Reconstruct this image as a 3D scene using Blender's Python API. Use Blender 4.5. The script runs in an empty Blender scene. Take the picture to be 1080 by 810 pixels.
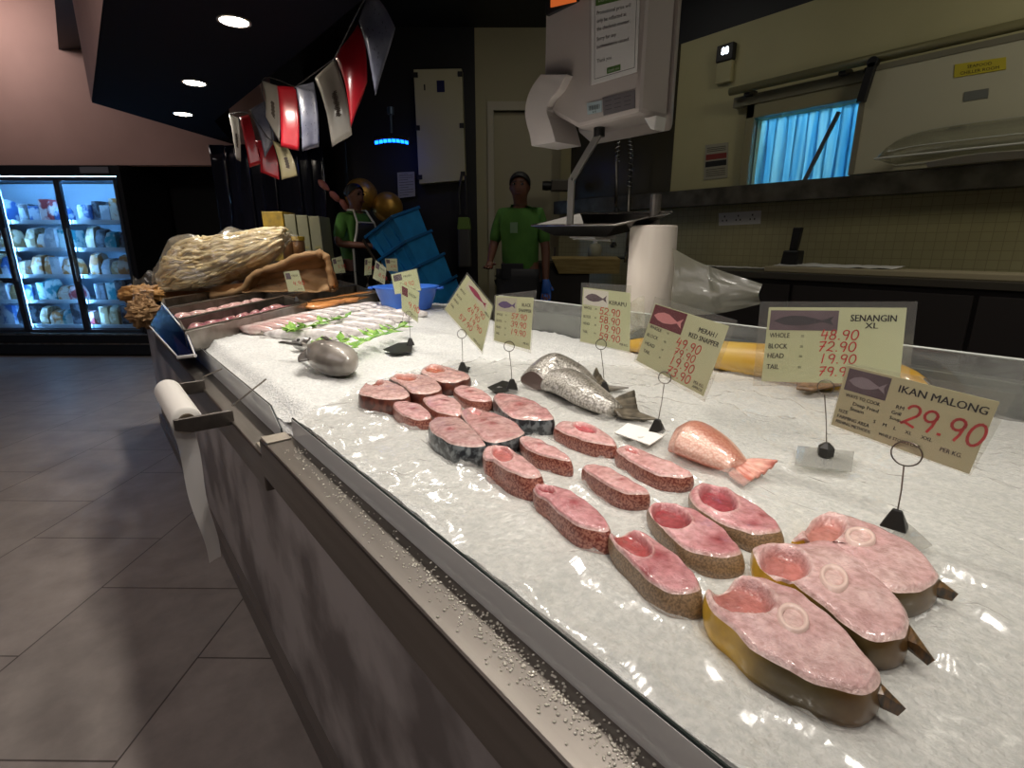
import bpy, bmesh, math, random
import numpy as np
from mathutils import Vector, Matrix, noise
random.seed(7)
S = bpy.context.scene
COL = S.collection
PI = math.pi
CAMH = 1.33
# ---------------------------------------------------------------- camera (also used to read places off the photograph)
F = 550.0
_P, _R, _Y = math.radians(15.0), math.radians(0.1), math.radians(39.0)
fw = np.array([math.sin(_Y)*math.cos(_P), math.cos(_Y)*math.cos(_P), -math.sin(_P)])
rt = np.cross(fw, [0, 0, 1.0]); rt /= np.linalg.norm(rt)
dn = -np.cross(rt, fw)
r_ = rt*math.cos(_R) - dn*math.sin(_R)
d_ = dn*math.cos(_R) + rt*math.sin(_R)
A = math.radians(39.5)
E1 = np.array([math.sin(A), math.cos(A), 0.0])     # straight into the shop
E2 = np.array([math.cos(A), -math.sin(A), 0.0])    # across the shop, to the right
UP = np.array([0, 0, 1.0])
C0 = np.array([0, 0, CAMH])
def ray(px, py): return r_*((px-540)/F) + d_*((py-405)/F) + fw
def PZ(px, py, z): v = ray(px, py); return C0 + v*((z-CAMH)/v[2])
def PX(px, py, x): v = ray(px, py); return C0 + v*(x/v[0])
def PE(px, py, dist): v = ray(px, py); return C0 + v*(dist/(v@E1))
def PD(px, py, dep): return C0 + ray(px, py)*dep
def G(e1, e2, z=0.0): p = E1*e1 + E2*e2; return np.array([p[0], p[1], z])
def PV(px, py, base, n):                           # on the vertical plane through base with horizontal normal n
    v = ray(px, py); return C0 + v*(((base-C0)@n)/(v@n))
cam = bpy.data.cameras.new('camera'); co = bpy.data.objects.new('camera', cam); COL.objects.link(co)
cam.sensor_width = 36; cam.lens = 36*F/1080; cam.clip_start = .02; cam.clip_end = 60
co.matrix_world = Matrix(((r_[0], -d_[0], -fw[0], 0), (r_[1], -d_[1], -fw[1], 0), (r_[2], -d_[2], -fw[2], CAMH), (0, 0, 0, 1)))
S.camera = co

# ---------------------------------------------------------------- materials
def lin(c):
    if isinstance(c, str):
        c = [int(c[i:i+2], 16)/255 for i in (0, 2, 4)]
        c = [x/12.92 if x <= .04045 else ((x+.055)/1.055)**2.4 for x in c]
    return (c[0], c[1], c[2], 1)
MATS = {}
def _new(name):
    m = bpy.data.materials.new(name); m.use_nodes = True; m.node_tree.nodes.clear()
    return m, m.node_tree.nodes, m.node_tree.links
def mat(name, col, rough=.5, metal=0, col2=None, scale=10, detail=3, ramp=(.35, .65), bump=0, bscale=None, spec=.5, coat=0, attr=None,
        stretch=(1, 1, 1), emit=None, estr=0, voro=False, sss=0, alpha=1, attrmix=.0, bdist=.002, trans=0):
    if name in MATS: return MATS[name]
    m, N, L = _new(name)
    out = N.new('ShaderNodeOutputMaterial'); b = N.new('ShaderNodeBsdfPrincipled'); L.new(b.outputs[0], out.inputs[0])
    b.inputs['Roughness'].default_value = rough; b.inputs['Metallic'].default_value = metal
    b.inputs['Specular IOR Level'].default_value = spec; b.inputs['Coat Weight'].default_value = coat; b.inputs['Coat Roughness'].default_value = .08
    b.inputs['Alpha'].default_value = alpha
    b.inputs['Transmission Weight'].default_value = trans
    if sss:
        b.inputs['Subsurface Weight'].default_value = sss; b.inputs['Subsurface Radius'].default_value = (.012, .004, .003); b.inputs['Subsurface Scale'].default_value = 1
    tc = N.new('ShaderNodeTexCoord'); mp = N.new('ShaderNodeMapping'); L.new(tc.outputs['Object'], mp.inputs[0]); mp.inputs['Scale'].default_value = stretch
    base = None
    if attr:
        at = N.new('ShaderNodeAttribute'); at.attribute_name = attr; base = at.outputs['Color']
    if col2 is not None:
        if voro:
            t = N.new('ShaderNodeTexVoronoi'); fo = t.outputs['Distance']
        else:
            t = N.new('ShaderNodeTexNoise'); t.inputs['Detail'].default_value = detail; fo = t.outputs['Fac']
        t.inputs['Scale'].default_value = scale; L.new(mp.outputs[0], t.inputs['Vector'])
        cr = N.new('ShaderNodeValToRGB'); L.new(fo, cr.inputs[0])
        cr.color_ramp.elements[0].position, cr.color_ramp.elements[1].position = ramp
        cr.color_ramp.elements[0].color, cr.color_ramp.elements[1].color = lin(col), lin(col2)
        if base is None: base = cr.outputs[0]
        else:
            mx = N.new('ShaderNodeMix'); mx.data_type = 'RGBA'; mx.blend_type = 'MULTIPLY'; mx.inputs[0].default_value = 1
            L.new(base, mx.inputs[6]); L.new(cr.outputs[0], mx.inputs[7]); base = mx.outputs[2]
    if base is not None: L.new(base, b.inputs['Base Color'])
    else: b.inputs['Base Color'].default_value = lin(col)
    if bump:
        t2 = N.new('ShaderNodeTexVoronoi' if voro else 'ShaderNodeTexNoise'); t2.inputs['Scale'].default_value = bscale or scale
        if not voro: t2.inputs['Detail'].default_value = 3
        L.new(mp.outputs[0], t2.inputs['Vector'])
        bp = N.new('ShaderNodeBump'); bp.inputs['Strength'].default_value = bump; bp.inputs['Distance'].default_value = bdist
        L.new(t2.outputs['Distance' if voro else 'Fac'], bp.inputs['Height']); L.new(bp.outputs[0], b.inputs['Normal'])
    if emit is not None:
        b.inputs['Emission Color'].default_value = lin(emit); b.inputs['Emission Strength'].default_value = estr
    MATS[name] = m
    return m
def clear(name, tint='ffffff', fac=.3, rough=.08, diff=.1, bump=0, bscale=20, stretch=(1, 1, 1), dcol='e8e8e4', bdist=.004, edge=.35, tl=0):
    """see-through film or glass: transparent + a little white + gloss"""
    m, N, L = _new(name)
    out = N.new('ShaderNodeOutputMaterial')
    tr = N.new('ShaderNodeBsdfTransparent'); tr.inputs[0].default_value = lin(tint)
    gl = N.new('ShaderNodeBsdfGlossy'); gl.inputs['Roughness'].default_value = rough
    df = N.new('ShaderNodeBsdfDiffuse'); df.inputs[0].default_value = lin(dcol); df0 = df
    if tl:
        t2_ = N.new('ShaderNodeBsdfTranslucent'); t2_.inputs[0].default_value = lin(dcol); df = N.new('ShaderNodeMixShader'); df.inputs[0].default_value = tl; L.new(df0.outputs[0], df.inputs[1]); L.new(t2_.outputs[0], df.inputs[2])
    m1 = N.new('ShaderNodeMixShader'); m1.inputs[0].default_value = diff; L.new(tr.outputs[0], m1.inputs[1]); L.new(df.outputs[0], m1.inputs[2])
    m2 = N.new('ShaderNodeMixShader'); L.new(m1.outputs[0], m2.inputs[1]); L.new(gl.outputs[0], m2.inputs[2])
    fr = N.new('ShaderNodeLayerWeight'); fr.inputs['Blend'].default_value = .5
    pw = N.new('ShaderNodeMath'); pw.operation = 'POWER'; L.new(fr.outputs['Facing'], pw.inputs[0]); pw.inputs[1].default_value = 4
    ma = N.new('ShaderNodeMath'); ma.operation = 'MULTIPLY_ADD'; L.new(pw.outputs[0], ma.inputs[0]); ma.inputs[1].default_value = edge; ma.inputs[2].default_value = fac
    ma.use_clamp = True
    L.new(ma.outputs[0], m2.inputs[0]); L.new(m2.outputs[0], out.inputs[0])
    if bump:
        tc = N.new('ShaderNodeTexCoord'); mp = N.new('ShaderNodeMapping'); L.new(tc.outputs['Object'], mp.inputs[0]); mp.inputs['Scale'].default_value = stretch
        t = N.new('ShaderNodeTexNoise'); t.inputs['Scale'].default_value = bscale; t.inputs['Detail'].default_value = 3; t.inputs['Distortion'].default_value = .6
        L.new(mp.outputs[0], t.inputs['Vector'])
        bp = N.new('ShaderNodeBump'); bp.inputs['Strength'].default_value = bump; bp.inputs['Distance'].default_value = bdist
        L.new(t.outputs[0], bp.inputs['Height'])
        for s in (gl, df0): L.new(bp.outputs[0], s.inputs['Normal'])
    MATS[name] = m
    return m

# ---------------------------------------------------------------- objects
def prop(o, label=None, cat=None, group=None, kind=None):
    for k, v in (('label', label), ('category', cat), ('group', group), ('kind', kind)):
        if v: o[k] = v
    return o
def thing(name, label, cat, loc=(0, 0, 0), group=None):
    o = bpy.data.objects.new(name, None); COL.objects.link(o); o.location = tuple(float(x) for x in loc); o.empty_display_size = .05
    return prop(o, label, cat, group)
def origin(p):
    v = Vector((0, 0, 0))
    while p is not None: v = v + p.location; p = p.parent
    return v
def V(p): return Vector((float(p[0]), float(p[1]), float(p[2])))
class MB:
    def __init__(s): s.v = []; s.f = []; s.m = []; s.c = None
    def add(s, vs, fs, mi=0):
        o = len(s.v); s.v += [tuple(float(c) for c in p) for p in vs]; s.f += [tuple(i+o for i in f) for f in fs]; s.m += [mi]*len(fs); return s
    def box(s, lo, hi, mi=0):
        x0, y0, z0 = lo; x1, y1, z1 = hi
        return s.hexa([(x0, y0, z0), (x1, y0, z0), (x1, y1, z0), (x0, y1, z0), (x0, y0, z1), (x1, y0, z1), (x1, y1, z1), (x0, y1, z1)], mi)
    def hexa(s, p, mi=0): return s.add(p, [(0, 3, 2, 1), (4, 5, 6, 7), (0, 1, 5, 4), (1, 2, 6, 5), (2, 3, 7, 6), (3, 0, 4, 7)], mi)
    def obox(s, c, ax, ay, az, mi=0):             # box from its centre and three half axes
        c, ax, ay, az = (np.array(q, float) for q in (c, ax, ay, az))
        return s.hexa([c-ax-ay-az, c+ax-ay-az, c+ax+ay-az, c-ax+ay-az, c-ax-ay+az, c+ax-ay+az, c+ax+ay+az, c-ax+ay+az], mi)
    def slab(s, q, n, t, mi=0):                   # quad q extruded by n*t (n unit)
        q = [np.array(p, float) for p in q]; n = np.array(n, float)
        return s.hexa([*q, *[p+n*t for p in q]], mi)
    def prism(s, poly, z0, z1, mi=0):             # horizontal polygon between two heights
        n = len(poly); vs = [(p[0], p[1], z0) for p in poly]+[(p[0], p[1], z1) for p in poly]
        return s.add(vs, [tuple(range(n))[::-1], tuple(range(n, 2*n))]+[(i, (i+1) % n, n+(i+1) % n, n+i) for i in range(n)], mi)
    def extr(s, poly, vec, mi=0):
        n = len(poly); vec = np.array(vec, float); a = [np.array(p, float) for p in poly]
        return s.add(a+[p+vec for p in a], [tuple(range(n))[::-1], tuple(range(n, 2*n))]+[(i, (i+1) % n, n+(i+1) % n, n+i) for i in range(n)], mi)
    def tube(s, pts, r, k=8, mi=0, closed=False):
        pts = [np.array(p, float) for p in pts]; n = len(pts); rs = r if hasattr(r, '__len__') else [r]*n
        vs = []; ref = None
        for i, p in enumerate(pts):
            a = pts[(i-1) % n] if (closed or i > 0) else p; b = pts[(i+1) % n] if (closed or i < n-1) else p
            t = b-a; t = t/(np.linalg.norm(t)+1e-12)
            if ref is None:
                ref = np.cross(t, [0, 0, 1.0] if abs(t[2]) < .9 else [1.0, 0, 0])
            u = ref-t*(ref@t); u /= np.linalg.norm(u)+1e-12; ref = u; w = np.cross(t, u)
            vs += [p+rs[i]*(u*math.cos(2*PI*j/k)+w*math.sin(2*PI*j/k)) for j in range(k)]
        fs = [(i*k+j, i*k+(j+1) % k, ((i+1) % n)*k+(j+1) % k, ((i+1) % n)*k+j) for i in range(n if closed else n-1) for j in range(k)]
        if not closed: fs += [tuple(range(k))[::-1], tuple(range((n-1)*k, n*k))]
        return s.add(vs, fs, mi)
    def lathe(s, c, prof, k=24, mi=0, ax=(0, 0, 1), capends=True):      # prof: (radius, height along ax)
        c = np.array(c, float); ax = np.array(ax, float); ax /= np.linalg.norm(ax)
        u = np.cross(ax, [0, 0, 1.0] if abs(ax[2]) < .9 else [1.0, 0, 0]); u /= np.linalg.norm(u); w = np.cross(ax, u)
        vs = [c+ax*h+r*(u*math.cos(2*PI*j/k)+w*math.sin(2*PI*j/k)) for r, h in prof for j in range(k)]; n = len(prof)
        fs = [(i*k+j, i*k+(j+1) % k, (i+1)*k+(j+1) % k, (i+1)*k+j) for i in range(n-1) for j in range(k)]
        if capends: fs += [tuple(range(k))[::-1], tuple(range((n-1)*k, n*k))]
        return s.add(vs, fs, mi)
    def grid(s, fn, nu, nv, mi=0, closed=False):
        vs = [fn(i/nu, j/nv) for i in range(nu+1) for j in range(nv+1)]
        return s.add(vs, [(i*(nv+1)+j, (i+1)*(nv+1)+j, (i+1)*(nv+1)+j+1, i*(nv+1)+j+1) for i in range(nu) for j in range(nv)], mi)
    def build(s, name, m, parent=None, smooth=False, bevel=0, colors=None, solid=0, sub=0):
        me = bpy.data.meshes.new(name)
        o0 = origin(parent)
        me.from_pydata([(x-o0.x, y-o0.y, z-o0.z) for x, y, z in s.v], [], s.f)
        for mm in (m if isinstance(m, (list, tuple)) else [m]): me.materials.append(mm)
        me.polygons.foreach_set('material_index', s.m)
        bm = bmesh.new(); bm.from_mesh(me); bmesh.ops.recalc_face_normals(bm, faces=bm.faces); bm.to_mesh(me); bm.free()
        if smooth: me.polygons.foreach_set('use_smooth', [True]*len(me.polygons))
        if colors is not None:
            ca = me.color_attributes.new('Col', 'FLOAT_COLOR', 'POINT'); ca.data.foreach_set('color', [c for q in colors for c in (*q[:3], 1)])
        o = bpy.data.objects.new(name, me); COL.objects.link(o)
        if parent is not None: o.parent = parent
        if solid:
            md = o.modifiers.new('thickness', 'SOLIDIFY'); md.thickness = solid; md.offset = 0
        if bevel:
            md = o.modifiers.new('bevel', 'BEVEL'); md.width = bevel; md.segments = 2; md.limit_method = 'ANGLE'; md.angle_limit = .6
        if sub:
            md = o.modifiers.new('smooth', 'SUBSURF'); md.levels = sub; md.render_levels = sub
        return o
def struct(o): o['kind'] = 'structure'; return o
def copy_tree(o, parent=None):
    c = o.copy(); COL.objects.link(c)
    if parent is not None: c.parent = parent
    for ch in list(o.children): copy_tree(ch, c)
    return c
def cat_rom(pts, n, closed=True):
    pts = [np.array(p, float) for p in pts]; k = len(pts); segs = k if closed else k-1; out = []
    for q in range(n):
        t = q/n*segs if closed else q/(n-1)*segs
        i = min(int(t), segs-1); f = t-i
        P = [pts[(i+j) % k] if closed else pts[min(max(i+j, 0), k-1)] for j in (-1, 0, 1, 2)]
        out.append(.5*((2*P[1])+(-P[0]+P[2])*f+(2*P[0]-5*P[1]+4*P[2]-P[3])*f*f+(-P[0]+3*P[1]-3*P[2]+P[3])*f**3))
    return out
def sm(a, b, x): t = min(max((x-a)/(b-a), 0), 1); return t*t*(3-2*t)
def nz(x, y, z=0.0): return noise.noise(Vector((x, y, z)))

# ---------------------------------------------------------------- writing
_TX = {}
def text_geo(body):
    if body in _TX: return _TX[body]
    cu = bpy.data.curves.new('writing', 'FONT'); cu.body = body; cu.resolution_u = 2; cu.size = 1
    ob = bpy.data.objects.new('writing', cu); COL.objects.link(ob)
    bpy.context.view_layer.update()
    me = bpy.data.meshes.new_from_object(ob.evaluated_get(bpy.context.evaluated_depsgraph_get()))
    vs = [(v.co.x, v.co.y) for v in me.vertices]; fs = [tuple(p.vertices) for p in me.polygons]
    bpy.data.objects.remove(ob); bpy.data.curves.remove(cu); bpy.data.meshes.remove(me)
    x0 = min(v[0] for v in vs); x1 = max(v[0] for v in vs)
    _TX[body] = ([((x-x0), y/.7) for x, y in vs], fs, (x1-x0)/.7)    # cap height 1
    _TX[body] = ([(x/.7, y) for x, y in _TX[body][0]], fs, (x1-x0)/.7)
    return _TX[body]
class Card:
    """a flat quad; M(u, v) turns card coordinates (0..1 across, 0..1 up) into a place"""
    def __init__(s, TL, TR, BR, BL, n):
        s.q = [np.array(p, float) for p in (TL, TR, BR, BL)]; s.n = np.array(n, float)
        s.w = np.linalg.norm(s.q[1]-s.q[0]); s.h = np.linalg.norm(s.q[0]-s.q[3])
    def M(s, u, v, off=0.0):
        TL, TR, BR, BL = s.q
        return (BL*(1-u)+BR*u)*(1-v)+(TL*(1-u)+TR*u)*v + s.n*off
    def text(s, mb, body, u, v, h, off=.0006, align='L', maxw=None, shear=0, bold=0):
        vs, fs, w = text_geo(body); k = h*s.h/s.w; 
        if maxw and w*k > maxw: k = maxw/w
        du = {'L': 0, 'C': -w*k/2, 'R': -w*k}[align]
        mb.add([s.M(u+du+(x+shear*y)*k, v+y*h, off) for x, y in vs], fs)
        if bold:
            mb.add([s.M(u+du+(x+shear*y)*k+bold, v+y*h, off) for x, y in vs], fs)
    def stroke(s, mb, pts, wd, off=.0007):
        pts = [np.array(p, float) for p in pts]; asp = s.h/s.w
        for a, b in zip(pts[:-1], pts[1:]):
            d = (b-a)*np.array([1/asp, 1]); l = math.hypot(*d)
            if l < 1e-9: continue
            t = d/l; p = np.array([-t[1]*asp, t[0]])*wd/2; e = np.array([t[0]*asp, t[1]])*wd*.4
            mb.add([s.M(*(q), off) for q in (a-e-p, b+e-p, b+e+p, a-e+p)], [(0, 1, 2, 3)])
    def digits(s, mb, txt, u, v, h, wd, sp=.72, slant=.12, off=.0007):
        asp = s.h/s.w
        for ch in txt:
            for st in DIG[ch]:
                s.stroke(mb, [(u+(x+slant*y)*h*asp, v+y*h) for x, y in st], wd, off)
            u += (sp if ch != '.' else .34)*h*asp
    def rect(s, mb, u0, v0, u1, v1, off=.0005):
        mb.add([s.M(u0, v0, off), s.M(u1, v0, off), s.M(u1, v1, off), s.M(u0, v1, off)], [(0, 1, 2, 3)])
    def poly(s, mb, pts, off=.0006):
        mb.add([s.M(x, y, off) for x, y in pts], [tuple(range(len(pts)))])
def _arc(cx, cy, rx, ry, a0, a1, n=9): return [(cx+rx*math.cos(math.radians(a0+(a1-a0)*i/n)), cy+ry*math.sin(math.radians(a0+(a1-a0)*i/n))) for i in range(n+1)]
DIG = {'0': [_arc(.27, .5, .27, .5, 90, 450, 16)], '1': [[(.2, 1), (.2, 0)]], '2': [_arc(.25, .72, .25, .28, 160, -40, 9)+[(.0, .05), (.12, .12), (.5, 0)]],
       '3': [_arc(.22, .75, .25, .25, 150, -80, 8)+_arc(.22, .27, .28, .27, 80, -150, 9)], '4': [[(.1, 1), (0, .4), (.5, .45)], [(.42, .8), (.38, 0)]],
       '5': [[(.5, 1), (.1, 1), (.05, .55)]+_arc(.22, .32, .27, .3, 110, -140, 8)], '6': [[(.4, 1), (.1, .5)]+_arc(.26, .27, .24, .27, 150, 500, 12)],
       '7': [[(0, .95), (.5, 1), (.15, 0)], [(.08, .5), (.45, .52)]], '8': [_arc(.25, .74, .2, .24, -90, 270, 12)+_arc(.25, .25, .25, .25, 90, -270, 12)],
       '9': [_arc(.24, .72, .24, .26, 20, 380, 13)+[(.44, .3), (.36, 0)]], '.': [[(.06, .04), (.12, .04)]]}
SPOT_E, AMB_E = 1.4, 1.1
# ---------------------------------------------------------------- setting
def floor_mat():
    m, N, L = _new('floor_tiles')
    out = N.new('ShaderNodeOutputMaterial'); b = N.new('ShaderNodeBsdfPrincipled'); L.new(b.outputs[0], out.inputs[0])
    tc = N.new('ShaderNodeTexCoord'); mp = N.new('ShaderNodeMapping'); L.new(tc.outputs['Object'], mp.inputs[0])
    mp.inputs['Rotation'].default_value = (0, 0, -(PI/2-A)); mp.inputs['Location'].default_value = (-1.07+.72*10, -1.057+.6*10+.6, 0)
    br = N.new('ShaderNodeTexBrick'); L.new(mp.outputs[0], br.inputs['Vector'])
    br.inputs['Scale'].default_value = 1; br.inputs['Brick Width'].default_value = .72; br.inputs['Row Height'].default_value = .6; br.offset = .5
    br.inputs['Mortar Size'].default_value = .0028; br.inputs['Mortar Smooth'].default_value = .1
    br.inputs['Color1'].default_value = lin('8b8480'); br.inputs['Color2'].default_value = lin('837d79'); br.inputs['Mortar'].default_value = lin('4a4441')
    n = N.new('ShaderNodeTexNoise'); n.inputs['Scale'].default_value = 5; n.inputs['Detail'].default_value = 6; n.inputs['Roughness'].default_value = .65; L.new(tc.outputs['Object'], n.inputs['Vector'])
    cr = N.new('ShaderNodeValToRGB'); L.new(n.outputs['Fac'], cr.inputs[0]); cr.color_ramp.elements[0].position = .3; cr.color_ramp.elements[1].position = .72
    cr.color_ramp.elements[0].color = (.68, .66, .65, 1); cr.color_ramp.elements[1].color = (1.05, 1.03, 1, 1)
    mx = N.new('ShaderNodeMix'); mx.data_type = 'RGBA'; mx.blend_type = 'MULTIPLY'; mx.inputs[0].default_value = 1
    L.new(br.outputs['Color'], mx.inputs[6]); L.new(cr.outputs[0], mx.inputs[7]); L.new(mx.outputs[2], b.inputs['Base Color'])
    b.inputs['Roughness'].default_value = .42; b.inputs['Specular IOR Level'].default_value = .4
    bp = N.new('ShaderNodeBump'); bp.inputs['Strength'].default_value = .25; bp.inputs['Distance'].default_value = .002
    L.new(br.outputs['Fac'], bp.inputs['Height']); bp.invert = True; L.new(bp.outputs[0], b.inputs['Normal'])
    return m
M_floor = floor_mat()
M_black = mat('black_paint', '0c0c0f', .55)
M_navy = mat('navy_ceiling', '17151c', .95, spec=.1)
M_beige = mat('pinkish_plaster', 'c4a096', .8, col2='bd9a90', scale=2)
M_wall = mat('olive_cream_panel', 'b3ac80', .55, col2='aba479', scale=1.5)
M_wall2 = mat('cream_panel', 'a59f7e', .6)
M_steel = mat('brushed_steel', '86807a', .36, 1, col2='76706a', scale=30, stretch=(1, .05, 1), bump=.05, bscale=200)
M_steel2 = mat('dull_steel', 'a09a92', .4, 1, col2='7d7770', scale=14)
M_darksteel = mat('dark_steel', '4a443c', .4, .8)
M_dark = mat('dark_laminate', '2b2624', .5)
M_darkp = mat('dark_plastic', '151414', .45)
M_white = mat('white_plastic', 'dcdad6', .4)
M_paper = mat('white_paper', 'e6e4de', .8)
M_blackp = mat('black_print', '141311', .7)
M_wire = mat('wire_metal', '6d675f', .35, .9)

f = MB(); f.add([(-9, -3, 0), (7, -3, 0), (7, 10, 0), (-9, 10, 0)], [(0, 1, 2, 3)]); struct(f.build('floor', M_floor))
# raised floor on the staff side, behind the counter
f = MB(); f.prism([(1.75, -1.5), (3.95, -1.5), (3.95, 3.6), tuple(G(5.6, .0)[:2]), tuple(G(5.6, -1.2)[:2]), (1.75, 3.9)], .001, .15); struct(f.build('floor_platform', M_dark))
ZC = 2.40
# dropped black ceiling over the counter: edges run with the counter
pc = MB(); pc.prism([(.283, -1.4), (1.19, -1.4), (1.19, 3.2), (1.155, 5.7), (1.55, 6.85), (.283, 5.6)], ZC, ZC+.9)
dc = struct(pc.build('ceiling', M_navy))
# pale side face of the dropped ceiling
s_ = MB(); s_.add([(.279, -1.4, ZC+.004), (.279, 5.6, ZC+.004), (.279, 5.6, 3.4), (.279, -1.4, 3.4)], [(0, 1, 2, 3)]); struct(s_.build('trim_1', M_beige))
c_ = MB(); c_.add([(.2, -2, 3.35), (6, -2, 3.35), (6, 9, 3.35), (.2, 9, 3.35)], [(0, 1, 2, 3)]); struct(c_.build('ceiling_upper', M_black))
c_ = MB(); c_.add([(-9, -3, 3.9), (.3, -3, 3.9), (.3, 10, 3.9), (-9, 10, 3.9)], [(0, 1, 2, 3)]); struct(c_.build('ceiling_aisle', M_beige))
DF = 6.2
# pale bulkhead above the freezers
w = MB(); w.slab([G(6.32, -9, 2.19), G(6.32, -2.75, 2.19), G(6.32, -2.75, 3.9), G(6.32, -9, 3.9)], E1, .12); struct(w.build('wall_far', M_beige))
# black wall behind the freezers, the balloons and the cabinet
w = MB(); w.slab([G(7.05, -9, 0), G(7.05, -1.9, 0), G(7.05, -1.9, 2.6), G(7.05, -9, 2.6)], E1, .1); struct(w.build('wall_behind', M_black))
w = MB(); w.slab([G(5.75, -1.75, 0), G(5.75, -.42, 0), G(5.75, -.42, 3.35), G(5.75, -1.75, 3.35)], E1, .1)
w.slab([G(5.75, -1.75, 0), G(7.05, -2.6, 0), G(7.05, -2.6, 3.35), G(5.75, -1.75, 3.35)], E2, .06); struct(w.build('wall_black', M_black))
# cream wall with the door, to its right
w = MB(); w.slab([G(5.75, -.42, .15), G(5.75, -.30, .15), G(5.75, -.30, 3.35), G(5.75, -.42, 3.35)], E1, .1)
w.slab([G(5.75, .52, .15), G(5.75, 1.0, .15), G(5.75, 1.0, 3.35), G(5.75, .52, 3.35)], E1, .1)
w.slab([G(5.75, -.30, 2.62), G(5.75, .52, 2.62), G(5.75, .52, 3.35), G(5.75, -.30, 3.35)], E1, .1); struct(w.build('wall_rear', M_wall2))
d = MB(); d.slab([G(5.80, -.30, .15), G(5.80, .52, .15), G(5.80, .52, 2.62), G(5.80, -.30, 2.62)], E1, .04)
dr = struct(d.build('door_1', mat('door_cream', 'a8a183', .5)))
d = MB()
for a in (-.30, .52-.06): d.slab([G(5.72, a, .15), G(5.72, a+.06, .15), G(5.72, a+.06, 2.62), G(5.72, a, 2.62)], E1, .08)
d.slab([G(5.72, -.30, 2.62), G(5.72, .52, 2.62), G(5.72, .52, 2.70), G(5.72, -.30, 2.70)], E1, .08); d.build('door_frame', mat('door_frame_cream', 'b8b299', .5), dr)
d = MB(); d.tube([G(5.70, .40, 1.15), G(5.70, .40, 1.30)], .012); d.build('door_handle', M_steel2, dr)
# right-hand wall: tiles below the ledge, panels above, an opening to the chiller room
def tile_mat():
    m, N, L = _new('wall_tiles')
    out = N.new('ShaderNodeOutputMaterial'); b = N.new('ShaderNodeBsdfPrincipled'); L.new(b.outputs[0], out.inputs[0])
    tc = N.new('ShaderNodeTexCoord'); sp = N.new('ShaderNodeSeparateXYZ'); cb = N.new('ShaderNodeCombineXYZ'); L.new(tc.outputs['Object'], sp.inputs[0])
    L.new(sp.outputs['Y'], cb.inputs['X']); L.new(sp.outputs['Z'], cb.inputs['Y'])
    br = N.new('ShaderNodeTexBrick'); br.offset = 0; L.new(cb.outputs[0], br.inputs['Vector']); br.inputs['Scale'].default_value = 1
    br.inputs['Brick Width'].default_value = .05; br.inputs['Row Height'].default_value = .05; br.inputs['Mortar Size'].default_value = .0016
    br.inputs['Color1'].default_value = lin('a9a27c'); br.inputs['Color2'].default_value = lin('a39c77'); br.inputs['Mortar'].default_value = lin('8a8362')
    L.new(br.outputs['Color'], b.inputs['Base Color']); b.inputs['Roughness'].default_value = .35
    return m
XW = 3.9
w = MB(); w.box((XW, -1.2, .15), (XW+.1, 4.05, 1.66)); struct(w.build('wall_right', tile_mat()))
wy0, wy1, wz1 = 1.345, 2.06, 2.19
w = MB()
w.box((XW, wy1, 1.66), (XW+.1, 4.05, 2.83)); w.box((XW, -1.2, 1.66), (XW+.1, wy0-.9, 2.83)); w.box((XW, wy0-.9, wz1+.0), (XW+.1, wy1, 2.83)); w.box((XW, wy0-.9, 1.66), (XW+.1, wy0, wz1))
struct(w.build('wall_right_upper', M_wall))
w = MB(); w.box((XW, -1.2, 2.83), (XW+.1, 4.05, 3.35)); struct(w.build('wall_right_top', M_black))
w = MB(); w.slab([(XW-.006, 3.9, 1.74), (XW-.006, 2.74, 1.74), (XW-.006, 2.74, 2.83), (XW-.006, 3.9, 2.83)], (1, 0, 0), .005); struct(w.build('trim_2', mat('dark_glossy_panel', '3a3629', .25)))
# steel ledge along the wall
l = MB(); l.box((XW-.13, -1.2, 1.62), (XW, 4.0, 1.74)); struct(l.build('trim_3', mat('ledge_steel', '6b675c', .45, .6, col2='4c483f', scale=8)))
# chiller room behind the opening
w = MB(); w.box((XW+1.3, .0, 1.0), (XW+1.35, 3.2, 3.0)); w.box((XW+.1, 3.15, 1.0), (XW+1.3, 3.2, 3.0)); w.box((XW+.1, 0, 1.0), (XW+1.3, .05, 3.0)); w.box((XW+.1, 0, 2.95), (XW+1.3, 3.2, 3.0)); w.box((XW+.1, 0, 1.0), (XW+1.3, 3.2, 1.05))
struct(w.build('wall_chiller', mat('chiller_white', 'c8d4d8', .6)))
wf = MB()
wf.box((XW-.05, wy1, 1.74), (XW+.02, wy1+.06, wz1+.1)); wf.box((XW-.05, wy0-.05, wz1), (XW+.02, wy1+.06, wz1+.10))
win = struct(wf.build('window_1', mat('window_frame_olive', '8d8766', .4), bevel=.004))
# ---- blue strip curtain in the opening: overlapping strips
M_strip = mat('blue_plastic_strip', 'b4e2f2', .25, col2='7cc4e6', scale=4, stretch=(1, 6, .3), trans=.0, alpha=1)
t = M_strip.node_tree; bs = [n for n in t.nodes if n.type == 'BSDF_PRINCIPLED'][0]; o_ = [n for n in t.nodes if n.type == 'OUTPUT_MATERIAL'][0]
tl = t.nodes.new('ShaderNodeBsdfTranslucent'); mxs = t.nodes.new('ShaderNodeMixShader'); mxs.inputs[0].default_value = .7
t.links.new(bs.inputs['Base Color'].links[0].from_socket, tl.inputs[0]); t.links.new(bs.outputs[0], mxs.inputs[1]); t.links.new(tl.outputs[0], mxs.inputs[2]); t.links.new(mxs.outputs[0], o_.inputs[0])
sc = thing('strip_curtain', 'blue plastic strip curtain hanging in the lit chiller room opening', 'curtain', (XW+.09, 1.7, 2.2))
k = 0; y = wy0-.02
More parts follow.
